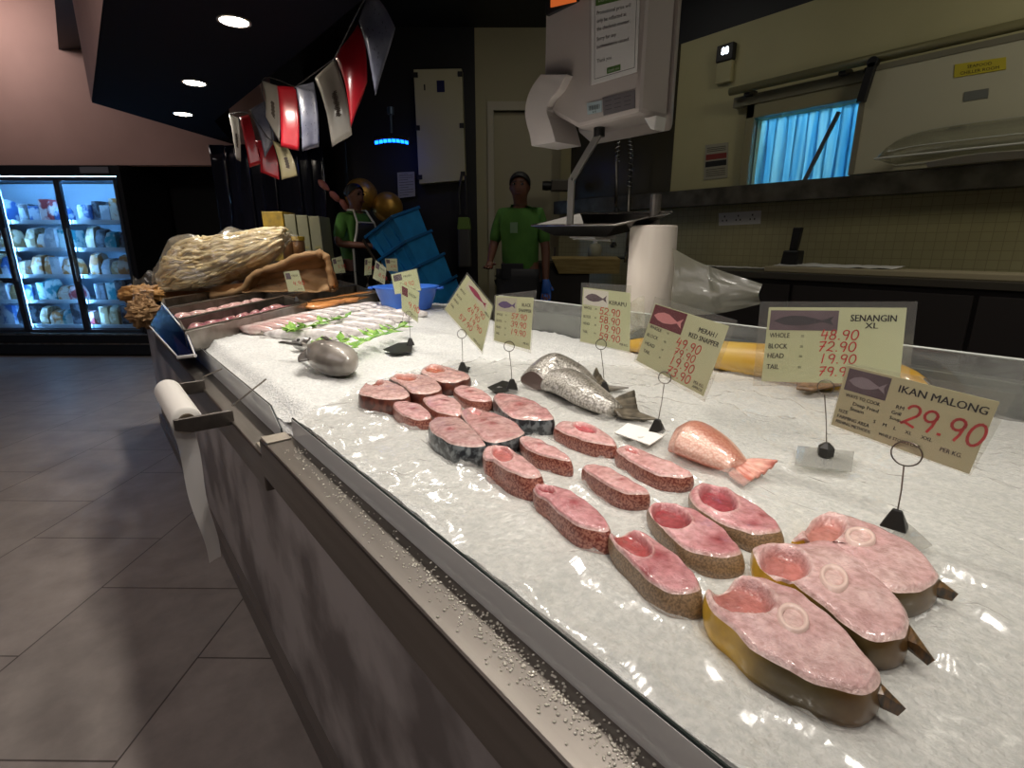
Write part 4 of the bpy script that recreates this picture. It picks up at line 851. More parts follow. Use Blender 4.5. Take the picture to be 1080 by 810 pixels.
def put_small(px, py, yaw, kind, label, group, s=1.0):
    r = protos[kind] if not used[kind] else copy_tree(protos[kind]); used[kind] = 1
    p = I(px, py); r.location = (p[0], p[1], ZI-.008); r.rotation_euler = (random.uniform(-.2, .2), 0, yaw); r.scale = (s,)*3
    prop(r, label, 'fish', group)
for i in range(11):
    f = i/10; px = 266+(388-266)*f; py = 351+(325-351)*f-2.0*math.sin(PI*f)
    put_small(px, py, PI*.5+.55+random.uniform(-.1, .1), 1 if i < 5 else 0, f'{ORD[i]} small {"pinkish" if i < 5 else "silver"} fish from the left, row along the steel trays', 'small fish on the ice', 1.0)
for i in range(8):
    f = i/7; put_small(300+(412-300)*f, 356+(328-356)*f, PI*.5+.6+random.uniform(-.12, .12), 0, f'{ORD[i]} small silver fish from the left, middle row on the ice', 'small fish on the ice', 1.0)
for i in range(6):
    f = i/5; put_small(334+(424-334)*f, 357+(334-357)*f, PI*.5+.75+random.uniform(-.12, .12), 0, f'{ORD[i]} small silver fish from the left, front row beside the green leaves', 'small fish on the ice', 1.1)
# green leaf sprigs
M_leaf = mat('leaf_green', '4f8a2a', .4, col2='9cc45a', scale=30)
for si, (pts, ns, label) in enumerate((([(302, 350), (322, 345), (345, 339), (366, 334)], 26, 'sprig of small green leaves along the row of fish nearest the trays'), ([(334, 364), (348, 363), (365, 360)], 16, 'short yellowish green leaf sprig beside the round fish'), ([(374, 366), (388, 358), (405, 352), (424, 344)], 30, 'sprig of bright green leaves nearest the small black tag base'))):
    P = [I(*p, ZI+.045) for p in pts]; path = cat_rom(P, 30, False)
    t_ = thing('leaf_sprig', label, 'leaves', path[0]); q = MB(); q.tube(path, .003, 6); q.build('stem', M_leaf, t_)
    rr = random.Random(si); q = MB()
    for j in range(ns):
        p = path[int(j/ns*29)]; an = rr.uniform(0, 2*PI); d = np.array([math.cos(an), math.sin(an), rr.uniform(-.1, .5)]); w_ = np.cross(d, UP); w_ /= np.linalg.norm(w_); l = rr.uniform(.035, .06)
        q.add([p, p+d*l*.5+w_*l*.26, p+d*l, p+d*l*.5-w_*l*.26, p+d*l*.5+UP*.006], [(0, 1, 4), (1, 2, 4), (2, 3, 4), (3, 0, 4)])
    q.build('leaves', M_leaf, t_, solid=.001)
# ---------------------------------------------------------------- price tags on wire stands
M_card = mat('card_green', 'cbd0aa', .7, col2='bfc598', scale=5); M_card2 = mat('card_olive', 'bfba94', .7)
M_sleeve = clear('tag_sleeve', 'fbfbf8', .05, .10, .06, bump=.25, bscale=14, bdist=.002)
M_red = mat('red_marker', 'cf2f2f', .6); M_pink = mat('pink_ghost', 'd9a79a', .7)
M_photo = mat('fish_photo_dark', '4a3c44', .5, col2='6b5a64', scale=14); M_photor = mat('fish_photo_red', '6a2430', .5); M_photow = mat('photo_white', 'd8d6cc', .5)
M_base = mat('tag_base_black', '1d1c19', .4); M_basec = clear('tag_base_clear', 'e6e6e2', .10, .06, .2)
FISH = [(0, .45), (.12, .68), (.3, .82), (.5, .80), (.7, .62), (.82, .52), (1, .8), (.95, .5), (1, .2), (.82, .42), (.65, .25), (.4, .15), (.18, .22)]
def tag(label, sleeve, card, base_px, ring_px, n_yaw=0, lines=(), prices=(), title=(), photo=None, base='tri', plate=None, plate_m=None, small=(), cm=None, ringr=.011, zb=None, group='price tags', extra=None, ring_dz=0, price_w=.014):
    zb = ZI+.013 if zb is None else zb
    B = PZ(*base_px, zb); t_ = thing('price_tag', label, 'price tag', B, group)
    h = B-C0; h[2] = 0; h /= np.linalg.norm(h); n = -h; cy, sy = math.cos(n_yaw), math.sin(n_yaw); n = np.array([n[0]*cy-n[1]*sy, n[0]*sy+n[1]*cy, 0])
    s4 = [PV(*p, B, n) for p in sleeve]; c4_ = [PV(*p, B, n) for p in card]
    q = MB(); q.slab(s4, n, .0012); q.build('plastic_sleeve', M_sleeve, t_)
    cd = Card(*c4_, n); q = MB(); q.slab([p-n*.0008 for p in c4_], n, .0010); q.build('card', cm or M_card, t_)
    off = .0006
    if photo:
        (u0, v0, u1, v1), pm, fm = photo
        q = MB(); cd.rect(q, u0, v0, u1, v1, off); ph = q.build('picture', pm, t_)
        if fm is not None:
            q = MB(); cd.poly(q, [(u0+(u1-u0)*(.06+.88*x), v0+(v1-v0)*(.12+.76*y)) for x, y in FISH], off+.0002); q.build('fish_picture', fm, ph)
    q = MB()
    for body, u, v, hh, al, mw in title: cd.text(q, body, u, v, hh, off, al, mw, bold=.0035)
    for body, u, v, hh, al, mw in lines: cd.text(q, body, u, v, hh, off, al, mw, bold=.0015)
    if q.v: q.build('printed_text', M_blackp, t_)
    q = MB()
    for body, u, v, hh in prices: cd.digits(q, body, u, v, hh, hh*.115, off=off+.0001)
    if q.v: q.build('handwritten_price', M_red, t_)
    if extra: extra(cd, t_)
    R = PV(*ring_px, B, n)+n*.003
    q = MB(); u = np.cross(UP, n); q.tube([R+ringr*(u*math.cos(2*PI*i/20)+UP*math.sin(2*PI*i/20)) for i in range(20)], .0009, 6, closed=True)
    q.tube([R-UP*ringr, B+UP*.018+(R-UP*ringr-B-UP*.018)*.5+u*.001, B+UP*.018], .0009, 6); q.build('wire', M_wire, t_)
    if base == 'tri':
        q = MB(); w_ = .0145
        q.add([B-u*w_-n*w_*.8, B+u*w_-n*w_*.8, B+u*w_+n*w_*.8, B-u*w_+n*w_*.8, B-u*.005+UP*.026, B+u*.005+UP*.026, B+u*.005+UP*.026+n*.004, B-u*.005+UP*.026+n*.004], [(0, 1, 2, 3), (0, 1, 5, 4), (1, 2, 6, 5), (2, 3, 7, 6), (3, 0, 4, 7), (4, 5, 6, 7)]); q.build('clip', M_base, t_, bevel=.002)
    elif base == 'hex':
        q = MB(); q.lathe(B+UP*.012, [(.002, -.016), (.013, -.008), (.013, .006), (.004, .014)], 6); q.tube([B-UP*.004, B-UP*.02], .0015, 6); q.build('clip', M_base, t_)
    if plate:
        q = MB(); pl = [PZ(x, y, zb-.001) for x, y in plate]; q.extr(pl, (0, 0, .002)); q.build('base_plate', plate_m or M_base, t_)
    return t_
def squiggle_rows(cd, t_): pass
# lowest tag, right
tag('olive price tag reading IKAN MALONG 29.90 at the right edge', [(893.4, 383), (1072, 415.5), (1023.6, 502), (874.6, 449)], [(893.4, 385), (1054.5, 424), (1022, 500), (876.5, 447.7)], (943, 556), (956.5, 478), -.12,
    title=[('IKAN MALONG', .40, .80, .105, 'L', .56)], prices=[('29.90', .485, .37, .30)],
    lines=[('WAYS TO COOK', .05, .52, .055, 'L', .26), ('Deep Fried', .12, .415, .055, 'L', .2), ('Steam', .11, .33, .055, 'L', .12), ('Grill', .40, .47, .05, 'L', .1), ('RM', .42, .56, .055, 'L', .08), ('Soup', .40, .385, .05, 'L', .1), ('SIZE', .03, .25, .05, 'L', .1), ('FARMING AREA', .03, .155, .055, 'L', .25), ('FISHING METHODS', .03, .07, .05, 'L', .27),
           ('S', .30, .25, .05, 'L', .05), ('M', .37, .25, .05, 'L', .05), ('L', .45, .25, .05, 'L', .05), ('XL', .53, .25, .05, 'L', .06), ('XXL', .64, .25, .05, 'L', .08), ('PER KG.', .78, .17, .06, 'L', .14), ('WHILE STOCKS LAST', .36, .10, .045, 'L', .3)],
    photo=((.025, .62, .335, .965), M_photo, mat('photo_eel', '8f838c', .5)), cm=M_card2, ringr=.0155, base='tri', plate=[(955, 551), (968, 562), (983, 576), (965, 583), (935, 568)], plate_m=M_basec, price_w=.02)
# senangin
tag('wide green price tag reading SENANGIN XL 48.90, largest on the counter', [(802, 318), (968, 318), (958, 407), (794, 407)], [(811, 324), (956.5, 324.7), (948.4, 406), (803, 402)], (870, 482), (871, 408), -.05,
    title=[('SENANGIN', .63, .825, .085, 'L', .31), ('XL', .735, .735, .075, 'L', .1)], prices=[('48.90', .43, .585, .125), ('72.90', .42, .43, .125), ('19.90', .44, .27, .12), ('79.90', .44, .10, .12)],
    lines=[('WHOLE', .03, .60, .065, 'L', .16), ('BLOCK', .03, .455, .065, 'L', .15), ('HEAD', .03, .325, .065, 'L', .13), ('TAIL', .03, .175, .065, 'L', .1)]+[('=', .28, v, .05, 'L', .04) for v in (.60, .46, .33, .18)]+[('PER KG.', .8, .05, .05, 'L', .14)],
    photo=((.02, .70, .545, .96), M_photo, mat('photo_senangin', '35313a', .5)), ringr=.012, base='hex', plate=[(841, 471), (901, 477), (898, 498), (838, 491)], plate_m=M_basec)
# merah
tag('tilted green price tag reading MERAH RED SNAPPER 49.90', [(691, 313), (778, 338), (743.5, 424), (668.5, 381)], [(691, 320), (769, 344), (742, 418), (671, 380)], (693, 455), (701.5, 398), -.25,
    title=[('MERAH /', .66, .80, .07, 'L', .24), ('RED SNAPPER', .56, .69, .07, 'L', .40)], prices=[('49.90', .44, .50, .125), ('79.90', .45, .36, .11), ('19.90', .44, .21, .125), ('73.90', .44, .05, .125)],
    lines=[('WHOLE', .03, .60, .055, 'L', .17), ('BLOCK', .03, .46, .055, 'L', .16), ('HEAD', .04, .32, .055, 'L', .14), ('TAIL', .05, .19, .055, 'L', .1)]+[('=', .28, v, .05, 'L', .04) for v in (.60, .46, .33, .2)]+[('PER KG.', .82, .10, .045, 'L', .14), ('APPROX', .82, .04, .04, 'L', .14)],
    photo=((.01, .67, .46, .99), M_photor, mat('photo_snapper', 'd98f92', .5)), ringr=.0115, plate=[(662, 447), (704, 458), (685, 470), (648, 457)], plate_m=M_paper)
# grouper
tag('upright green price tag with a dark fish picture, left of the bag roll', [(613, 298), (666, 301), (665, 372.6), (611, 360.6)], [(615, 303), (665, 309), (664, 371), (612, 360)], (637, 413), (634, 363), 0,
    title=[('KERAPU', .56, .76, .07, 'L', .36)], prices=[('52.90', .37, .57, .115), ('58.90', .37, .42, .115), ('19.90', .38, .27, .115), ('59.90', .38, .12, .115)],
    lines=[('WHOLE', .04, .62, .05, 'L', .16), ('BLOCK', .04, .46, .05, 'L', .15), ('HEAD', .04, .33, .05, 'L', .13), ('TAIL', .04, .18, .05, 'L', .1)]+[('=', .27, v, .05, 'L', .04) for v in (.62, .46, .33, .18)]+[('PER KG.', .8, .08, .04, 'L', .16)],
    photo=((.02, .70, .54, .98), M_photow, M_photo), ringr=.0125, plate=[(634, 411), (643, 411), (641, 419), (628, 417)])
# snapper
tag('upright green price tag with a violet fish picture, touching the diamond-tilted tag', [(521.4, 311), (526.5, 305), (566, 306), (560, 372.5)][:1]+[(566, 306), (560, 372.5), (519.6, 360)], [(523, 312), (563, 314), (559, 369), (521, 359)], (540, 410), (537, 365), 0,
    title=[('BLACK', .70, .82, .065, 'L', .24), ('SNAPPER', .62, .71, .065, 'L', .34)], prices=[('57.90', .44, .55, .11), ('39.90', .44, .39, .11), ('19.90', .44, .23, .11)],
    lines=[('WHOLE', .04, .58, .05, 'L', .16), ('BLOCK', .04, .44, .05, 'L', .15), ('HEAD', .04, .30, .05, 'L', .13), ('TAIL', .04, .16, .05, 'L', .1)]+[('=', .27, v, .05, 'L', .04) for v in (.58, .44, .3, .16)]+[('PER KG.', .8, .08, .04, 'L', .16)],
    photo=((.03, .68, .56, .97), mat('photo_pale', 'b9b7a4', .5), mat('photo_violet', '5d4a78', .5)), ringr=.0125, plate=[(514, 409), (530, 402), (545, 405), (546, 412), (522, 414)])
# diamond tilted
tag('green price tag tilted like a diamond, with a crimson fish picture', [(492.8, 287), (521, 322), (509, 374), (467, 326)], [(492.8, 290), (519.5, 323), (508.5, 371), (469, 326)], (488, 391), (487, 352), 0,
    prices=[('49.90', .50, .58, .11), ('69.90', .40, .43, .11), ('19.90', .52, .28, .11), ('57.90', .30, .13, .11)],
    lines=[('WHOLE', .04, .62, .05, 'L', .16), ('BLOCK', .04, .46, .05, 'L', .15), ('HEAD', .04, .33, .05, 'L', .13), ('TAIL', .04, .18, .05, 'L', .1)]+[('PER KG.', .75, .04, .04, 'L', .18), ('MERAH', .82, .72, .05, 'L', .15)],
    photo=((.12, .76, .85, .98), mat('photo_paper', 'c9c6b0', .6), mat('photo_crimson', '9c1f4c', .5)), ringr=.0125, plate=[(490, 386), (496, 388), (494, 392), (486, 392)])
# far tags
def far_tag(label, card, base, ring, prices=('19.90',), dark=True, zb=None, plate=None, red=False):
    tag(label, card, [tuple(.94*np.array(p)+.06*np.mean(card, axis=0)) for p in card], base, ring, 0, prices=[(p, .42, .30-.2*i, .2) for i, p in enumerate(prices)],
        lines=[('FRESH', .45, .72, .10, 'L', .4), ('PER KG.', .6, .08, .06, 'L', .3)], photo=((.06, .62, .38, .93), M_photor if red else M_photo, None), ringr=.01, zb=zb, plate=plate)
far_tag('small pale green price tag with a red picture, in front of the blue basin', [(421.7, 297.4), (443, 307.6), (441, 341), (423.5, 328)], (433, 364), (431, 331), ('9.90',), plate=[(404, 369), (420, 362), (436, 361), (434, 371), (418, 373), (412, 372)], red=True)
far_tag('small pale green price tag with a black picture, behind the red-pictured one at the basin', [(411.5, 289), (440, 282.6), (445, 306.7), (416, 311)], (424, 345), (429, 309), ('9.90',))
far_tag('narrow price tag near the worker in the apron, leftmost of the three far right tags', [(384.6, 272.4), (392.6, 271.5), (392, 290), (384, 291)], (388, 303), (388, 291), ('7.90',), zb=1.03)
far_tag('tilted small price tag in the middle of the three far right tags', [(396.3, 274), (408, 282.6), (406, 301), (392.6, 293.7)], (399, 311), (399, 298), ('8.90',), zb=1.03)
far_tag('small price tag with orange figures, rightmost of the three, before the blue crates', [(405.5, 272.4), (419, 272.4), (420, 287), (408, 286)], (413, 304), (413, 287), ('6.90',), zb=1.03)
far_tag('small tilted price tag beside the brown kraft sack', [(349.4, 272.4), (360.5, 269.6), (365, 288), (353, 289)], (359, 302), (359, 288), ('5.90',), zb=1.03)
far_tag('greyish price tag standing over the squid trays in front of the sack', [(298.5, 286.3), (315, 284.4), (322.6, 307.6), (304, 308.5)], (313, 318), (312, 308), ('4.90',), zb=1.03)
# ---------------------------------------------------------------- people
def skin_mesh(name, joints, edges, radii, m, parent, xf, root=0, sub=1, post=None):
    me = bpy.data.meshes.new(name); me.from_pydata(joints, edges, []); o = bpy.data.objects.new(name, me); COL.objects.link(o)
    md = o.modifiers.new('skin', 'SKIN'); md.use_smooth_shade = True
    for i, r in enumerate(radii):
        d = me.skin_vertices[0].data[i]; d.radius = r if hasattr(r, '__len__') else (r, r); d.use_root = (i == root)
    if sub: s_ = o.modifiers.new('sub', 'SUBSURF'); s_.levels = sub; s_.render_levels = sub
    bpy.context.view_layer.update()
    m2 = bpy.data.meshes.new_from_object(o.evaluated_get(bpy.context.evaluated_depsgraph_get()))
    bpy.data.objects.remove(o)
    if post: post(m2)
    m2.transform(xf)
    m2.materials.clear()
    for mm in (m if isinstance(m, list) else [m]): m2.materials.append(mm)
    m2.polygons.foreach_set('use_smooth', [True]*len(m2.polygons))
    o = bpy.data.objects.new(name, m2); COL.objects.link(o); o.parent = parent
    return o
M_skin = mat('skin_brown', '6b4433', .5, sss=.05); M_hair = mat('hair_black', '0d0b0a', .6); M_shirt = mat('shirt_green', '4a7a30', .85, col2='42702a', scale=12)
M_trous = mat('trousers_dark', '1b1b1f', .8); M_apron = mat('apron_black', '17171a', .6); M_apedge = mat('apron_edge', 'c9c8c0', .7); M_glove = mat('glove_blue', '2f62b8', .5)
M_lips = mat('lips', '5a2f28', .5); M_eyew = mat('eye_dark', '120d0b', .2)
def person(label, foot, fwd, scale, armL, armR, gloves, apron, head=(0, 0)):
    t_ = thing('person', label, 'person', foot)
    fwd = np.array(fwd, float); fwd /= np.linalg.norm(fwd); rgt = np.array([fwd[1], -fwd[0], 0])
    xf = Matrix(((rgt[0], fwd[0], 0, 0), (rgt[1], fwd[1], 0, 0), (0, 0, 1, 0), (0, 0, 0, 1))) @ Matrix.Scale(scale, 4)
    J = [(0, 0, .97), (0, 0, 1.12), (0, .01, 1.30), (0, 0, 1.44), (0, .01, 1.49), (0, .035+head[1]*.3, 1.535), (0, .02+head[1], 1.61), (0, .012+head[1], 1.675)]
    R = [(.145, .105), (.135, .10), (.155, .105), (.085, .07), .052, (.062, .072), (.078, .095), (.055, .07)]
    E = [(i, i+1) for i in range(7)]
    hands = []
    for s_, arm, gl in ((-1, armL, gloves[0]), (1, armR, gloves[1])):
        sh = len(J); J += [(s_*.150, 0, 1.405), arm[0], arm[1]]; R += [.052, .038, .026]; E += [(2, sh), (sh, sh+1), (sh+1, sh+2)]
        w_ = np.array(arm[1]); d = w_-np.array(arm[0]); d /= np.linalg.norm(d); hands.append((w_, d, s_, gl))
        p = w_+d*.07; J.append(tuple(p)); R.append((.034, .020)); E.append((sh+2, sh+3)); pi = sh+3
        side = np.cross(d, (0, 1, 0)) if abs(d[1]) < .8 else np.cross(d, (0, 0, 1)); side /= np.linalg.norm(side); cur = np.cross(side, d)
        for k, (off, l) in enumerate(((-.027, .062), (-.009, .072), (.009, .068), (.027, .052))):
            a = p+side*off+d*.025; b = a+d*l*.5+cur*.012; c = a+d*l*.85+cur*.035
            n0 = len(J); J += [tuple(a), tuple(b), tuple(c)]; R += [.009, .0085, .0075]; E += [(pi, n0), (n0, n0+1), (n0+1, n0+2)]
        a = w_+d*.045-side*.035; n0 = len(J); J += [tuple(a), tuple(a+d*.03-side*.018+cur*.015)]; R += [.0105, .009]; E += [(pi, n0), (n0, n0+1)]
    for s_ in (-1, 1):
        n0 = len(J); J += [(s_*.09, 0, .88), (s_*.10, .015, .50), (s_*.10, -.02, .10), (s_*.105, .06, .045), (s_*.11, .15, .035)]; R += [.092, .060, .045, .042, .035]; E += [(0, n0)]+[(n0+i, n0+i+1) for i in range(4)]
    hy = .02+head[1]
    def face(m2):
        for v in m2.vertices:
            x, y, z = v.co
            if z > 1.50 and y > hy+.03:
                v.co.y += .026*math.exp(-((x/.013)**2+((z-1.575)/.02)**2))-.012*(math.exp(-(((x-.03)/.016)**2+((z-1.605)/.012)**2))+math.exp(-(((x+.03)/.016)**2+((z-1.605)/.012)**2)))
                v.co.y += .008*math.exp(-((x/.025)**2+((z-1.545)/.008)**2))+.010*math.exp(-((x/.03)**2+((z-1.515)/.016)**2))
            if z > 1.52 and abs(y-hy) < .03 and abs(x) > .05: v.co.x += math.copysign(.018*math.exp(-(((y-hy+.005)/.016)**2+((z-1.585)/.025)**2)), x)
    skin_mesh('body', J, E, R, M_skin, t_, xf, 0, 2, face)
    tj = [(0, 0, .86), (0, 0, 1.12), (0, .01, 1.30), (0, 0, 1.432), (0, .005, 1.475)]; tr = [(.165, .13), (.150, .12), (.163, .124), (.112, .098), (.075, .07)]; te = [(0, 1), (1, 2), (2, 3), (3, 4)]
    for s_, arm in ((-1, armL), (1, armR)):
        n0 = len(tj); sh = np.array((s_*.150, 0, 1.40)); el = np.array(arm[0]); tj += [tuple(sh), tuple(sh+(el-sh)*.9)]; tr += [.060, .050]; te += [(2, n0), (n0, n0+1)]
    skin_mesh('shirt', tj, te, tr, M_shirt, t_, xf, 0, 2)
    lj = [(0, 0, .97)]; lr = [(.155, .118)]; le = []
    for s_ in (-1, 1):
        n0 = len(lj); lj += [(s_*.09, 0, .87), (s_*.10, .015, .50), (s_*.10, -.015, .08)]; lr += [.108, .078, .065]; le += [(0, n0), (n0, n0+1), (n0+1, n0+2)]
    skin_mesh('trousers', lj, le, lr, M_trous, t_, xf, 0, 2)
    def T(p): q = xf @ Vector(p); return (q.x+foot[0], q.y+foot[1], q.z+foot[2])
    q = MB()
    def hair(a, b):
        ph = 2*PI*b; fr_ = max(0, math.sin(ph)); th = a*PI*(.62-.30*fr_)
        x, y, z = .079*math.sin(th)*math.cos(ph), .094*math.sin(th)*math.sin(ph), .082*math.cos(th)
        return T((x, hy-.006+y, 1.622+z))
    q.grid(hair, 10, 24); q.build('hair', M_hair, t_, smooth=True, solid=.003)
    for s_ in (-1, 1):
        q = MB(); q.lathe(T((s_*.03, hy+.083, 1.607)), [(.009*scale, -.006), (.010*scale, .002), (.0005, .005)], 10, ax=fwd); q.build('eye', M_eyew, t_)
        q = MB(); q.obox(T((s_*.03, hy+.092, 1.626)), rgt*.018*scale, fwd*.006, UP*.003); q.build('eyebrow', M_hair, t_)
    q = MB(); q.obox(T((0, hy+.092, 1.543)), rgt*.022*scale, fwd*.007, UP*.005); q.build('mouth', M_lips, t_, bevel=.003)
    for w_, d, s_, gl in hands:
        if gl:
            gj = [tuple(w_-d*.02), tuple(w_+d*.03), tuple(w_+d*.075)]; gr = [.036, .038, (.046, .03)]; ge = [(0, 1), (1, 2)]
            side = np.cross(d, (0, 1, 0)) if abs(d[1]) < .8 else np.cross(d, (0, 0, 1)); side /= np.linalg.norm(side); cur = np.cross(side, d)
            for off, l in ((-.03, .065), (-.010, .075), (.010, .071), (.03, .055)):
                a = w_+d*.07+side*off+d*.03; n0 = len(gj); gj += [tuple(a), tuple(a+d*l*.5+cur*.012), tuple(a+d*l*.9+cur*.035)]; gr += [.012, .0115, .0105]; ge += [(2, n0), (n0, n0+1), (n0+1, n0+2)]
            a = w_+d*.05-side*.038; n0 = len(gj); gj += [tuple(a), tuple(a+d*.035-side*.02+cur*.015)]; gr += [.014, .012]; ge += [(2, n0), (n0, n0+1)]
            skin_mesh('glove', gj, ge, gr, M_glove, t_, xf, 0, 1)
    if apron:
        q = MB(); q.grid(lambda a, b: T(((.17 if a > .3 else .10+.23*a)*(2*b-1), .135+.02*math.cos(PI*(b-.5)), 1.36-.82*a)), 12, 10); q.build('apron', M_apron, t_, smooth=True, solid=.008)
        q = MB()
        for s_ in (-1, 1):
            q.tube([T((s_*.05, -.03, 1.475)), T((s_*.075, .07, 1.47)), T((s_*.10, .135, 1.365)), T((s_*.125, .145, 1.28)), T((s_*.172, .14, 1.13)), T((s_*.172, .14, .60))], .010, 6)
        q.tube([T((-.10, .142, 1.365)), T((.10, .142, 1.365))], .008, 6); q.build('apron_edging', M_apedge, t_)
    else:
        q = MB(); q.obox(T((.03, .135, 1.30)), rgt*.028, fwd*.004, UP*.038); q.build('name_badge', mat('badge_grey', '6c8a6a', .5), t_)
        q = MB(); q.obox(T((.04, .15, .98)), rgt*.085, fwd*.012, UP*.06); q.build('waist_pouch', M_trous, t_, bevel=.006)
        q = MB(); q.grid(lambda a, b: T((.165*(2*b-1), .14+.02*math.cos(PI*(b-.5)), 1.0-.5*a)), 8, 8); q.build('apron', M_apron, t_, smooth=True, solid=.008)
    return t_
f1 = PE(373, 215, 4.95); f1[2] = .15
person('worker in a green shirt and black apron with white edging, holding the tilted blue crates', f1, E2*.85-E1*.5, 1.0, ((-.23, .03, 1.17), (-.10, .30, 1.14)), ((.24, .02, 1.18), (.08, .30, 1.16)), (1, 1), True)
f2 = PE(549, 215, 4.2); f2[2] = .15
person('person in a bright green polo shirt standing in the cream doorway, looking down', f2, -E1*1-E2*.15, 1.0, ((-.20, .02, 1.15), (-.21, .06, .91)), ((.21, .02, 1.16), (.20, .20, 1.06)), (1, 0), False, head=(0, .02))

# ---------------------------------------------------------------- blue crates tipped on the worker's trolley
M_crate = mat('crate_blue', '2a8fd2', .4, col2='2480bf', scale=8)
tl_ = math.radians(28); cu = -math.sin(tl_)*E2+math.cos(tl_)*UP; cx_ = math.cos(tl_)*E2+math.sin(tl_)*UP; yw = math.radians(35)
ca = cx_*math.cos(yw)-E1*math.sin(yw); cb = cx_*math.sin(yw)+E1*math.cos(yw)
top = PE(420, 246, 4.62)
for i, (lb) in enumerate(('topmost blue plastic crate of the tipped stack, beside the worker', 'second blue plastic crate from the top of the tipped stack', 'third blue plastic crate from the top of the tipped stack', 'fourth blue plastic crate from the top, near the blue basin', 'lowest blue plastic crate of the tipped stack, resting on the floor side')):
    c = top-cu*(.215*i); w0, d0, h0 = .195, .16, .115
    t_ = thing('plastic_crate', lb, 'crate', c-cu*h0, 'tipped stack of blue crates')
    q = MB(); k = .88
    bot = [c-cu*h0+ca*sx*w0*k+cb*sy*d0*k for sx, sy in ((-1, -1), (1, -1), (1, 1), (-1, 1))]; tp = [c+cu*h0*.85+ca*sx*w0+cb*sy*d0 for sx, sy in ((-1, -1), (1, -1), (1, 1), (-1, 1))]
    inn = [p-(p-(c+cu*h0*.85))*.06 for p in tp]; inb = [p-(p-(c-cu*h0))*.06+cu*.01 for p in bot]
    q.add([*bot, *tp, *inn, *inb], [(0, 1, 2, 3)]+[(j, (j+1) % 4, 4+(j+1) % 4, 4+j) for j in range(4)]+[(4+j, 4+(j+1) % 4, 8+(j+1) % 4, 8+j) for j in range(4)]+[(8+j, 8+(j+1) % 4, 12+(j+1) % 4, 12+j) for j in range(4)]+[(12, 13, 14, 15)]); q.build('body', M_crate, t_)
    q = MB(); q.obox(c+cu*(h0*.88), ca*(w0+.014), cb*(d0+.014), cu*.012); q.build('rim', mat('crate_rim', '16609a', .4), t_, bevel=.003)
    for s_ in (-1, 1):
        for u in (-.6, 0, .6): q = MB(); q.obox(c+cb*s_*d0*.96+ca*u*w0, ca*.008, cb*.008, cu*h0*.7); q.build('rib', M_crate, t_)
# base carrying the stack
b0 = top-cu*(.215*4+.13); t_ = thing('hand_trolley', 'dark hand trolley carrying the tipped blue crates', 'trolley', (b0[0], b0[1], .15))
q = MB(); q.obox(b0-cu*.01, ca*.25, cb*.19, cu*.012); q.build('toe_plate', M_darksteel, t_)
q = MB(); bb = -ca*.26
for s_ in (-1, 1): q.tube([b0+bb+cb*s_*.15, top+bb+cb*s_*.15+cu*.1], .014, 8)
q.build('frame', M_darksteel, t_)
for s_ in (-1, 1):
    wc = b0+bb+cb*s_*.19; wz = max(.05, wc[2]-.15); q = MB(); q.tube([wc, (wc[0], wc[1], .26)], .012, 6); q.lathe((wc[0], wc[1], .26), [(.02, -.02), (.105, -.018), (.105, .018), (.02, .02)], 20, ax=cb); q.build('wheel', M_darkp, t_)

# gold balloons on the dark wall, pink-tipped sticks
M_gold = mat('gold_foil', 'c99b45', .38, .55, col2='a87c30', scale=9, bump=.6, bscale=14, bdist=.01)
for px, py, r, lb in ((381, 206, .155, 'upper gold foil balloon behind the worker'), (409, 219, .145, 'lower gold foil balloon above the blue crates')):
    p = PE(px, py, 5.3); t_ = thing('foil_balloon', lb, 'balloon', p, 'gold balloons'); q = MB()
    q.lathe(p-UP*r, [(.002, 0)]+[(r*math.sin(PI*i/14), r-r*math.cos(PI*i/14)) for i in range(1, 14)]+[(.002, 2*r)], 28); q.build('balloon', M_gold, t_, smooth=True)
    q = MB(); q.lathe(p-UP*(r+.03), [(.02, 0), (.006, .03)], 10); q.tube([p-UP*(r+.02), p-UP*(r+.5)+E2*.04], .002, 5); q.build('tail', M_gold, t_)
for i, (a, b, lb) in enumerate((((341, 195), (362, 215), 'longest pink-tipped stick behind the worker'), ((353, 207), (366, 220), 'short pink-tipped stick just left of the worker\'s head'), ((363, 216), (371, 228), 'lowest pink-tipped stick against the worker\'s neck'))):
    p0, p1 = PE(*a, 5.25), PE(*b, 5.25); t_ = thing('decor_stick', lb, 'stick', p1, 'pink-tipped sticks'); d = (p1-p0)/np.linalg.norm(p1-p0)
    q = MB(); q.tube([p0, p1+d*.25], .006, 6); q.build('rod', M_dark, t_)
    q = MB(); q.tube([p0-d*.06, p0-d*.03, p0+d*.03, p0+d*.07], [.008, .03, .03, .01], 12); q.build('pink_tip', mat('pink_tip', 'c77a6e', .5), t_, smooth=True)

# ---------------------------------------------------------------- cabinet, notice, blue lamp, hanging jug
DC = 5.62
t_ = thing('wall_cabinet', 'cream metal electrical cabinet mounted on the black wall', 'cabinet', PE(465, 190, DC))
q = MB(); a = [PE(436, 73, DC), PE(487, 72, DC), PE(491, 190, DC), PE(442, 194, DC)]; q.slab(a, E1, .13); q.build('body', mat('cabinet_cream', 'b9b592', .45), t_, bevel=.006)
cc_ = Card(*a, -E1)
q = MB()
for u, v in ((.04, .95), (.03, .5), (.03, .06), (.96, .95), (.96, .5), (.95, .06)): q.obox(cc_.M(u, v), E2*.022, E1*.012, UP*.022)
q.build('hinge', M_darkp, t_)
q = MB(); cc_.rect(q, .47, .80, .63, .90, .003); q.build('meter_window', mat('meter_blue', '23264f', .3), t_)
q = MB(); cc_.rect(q, .20, .82, .23, .87, .003); q.build('keyhole', M_darkp, t_)
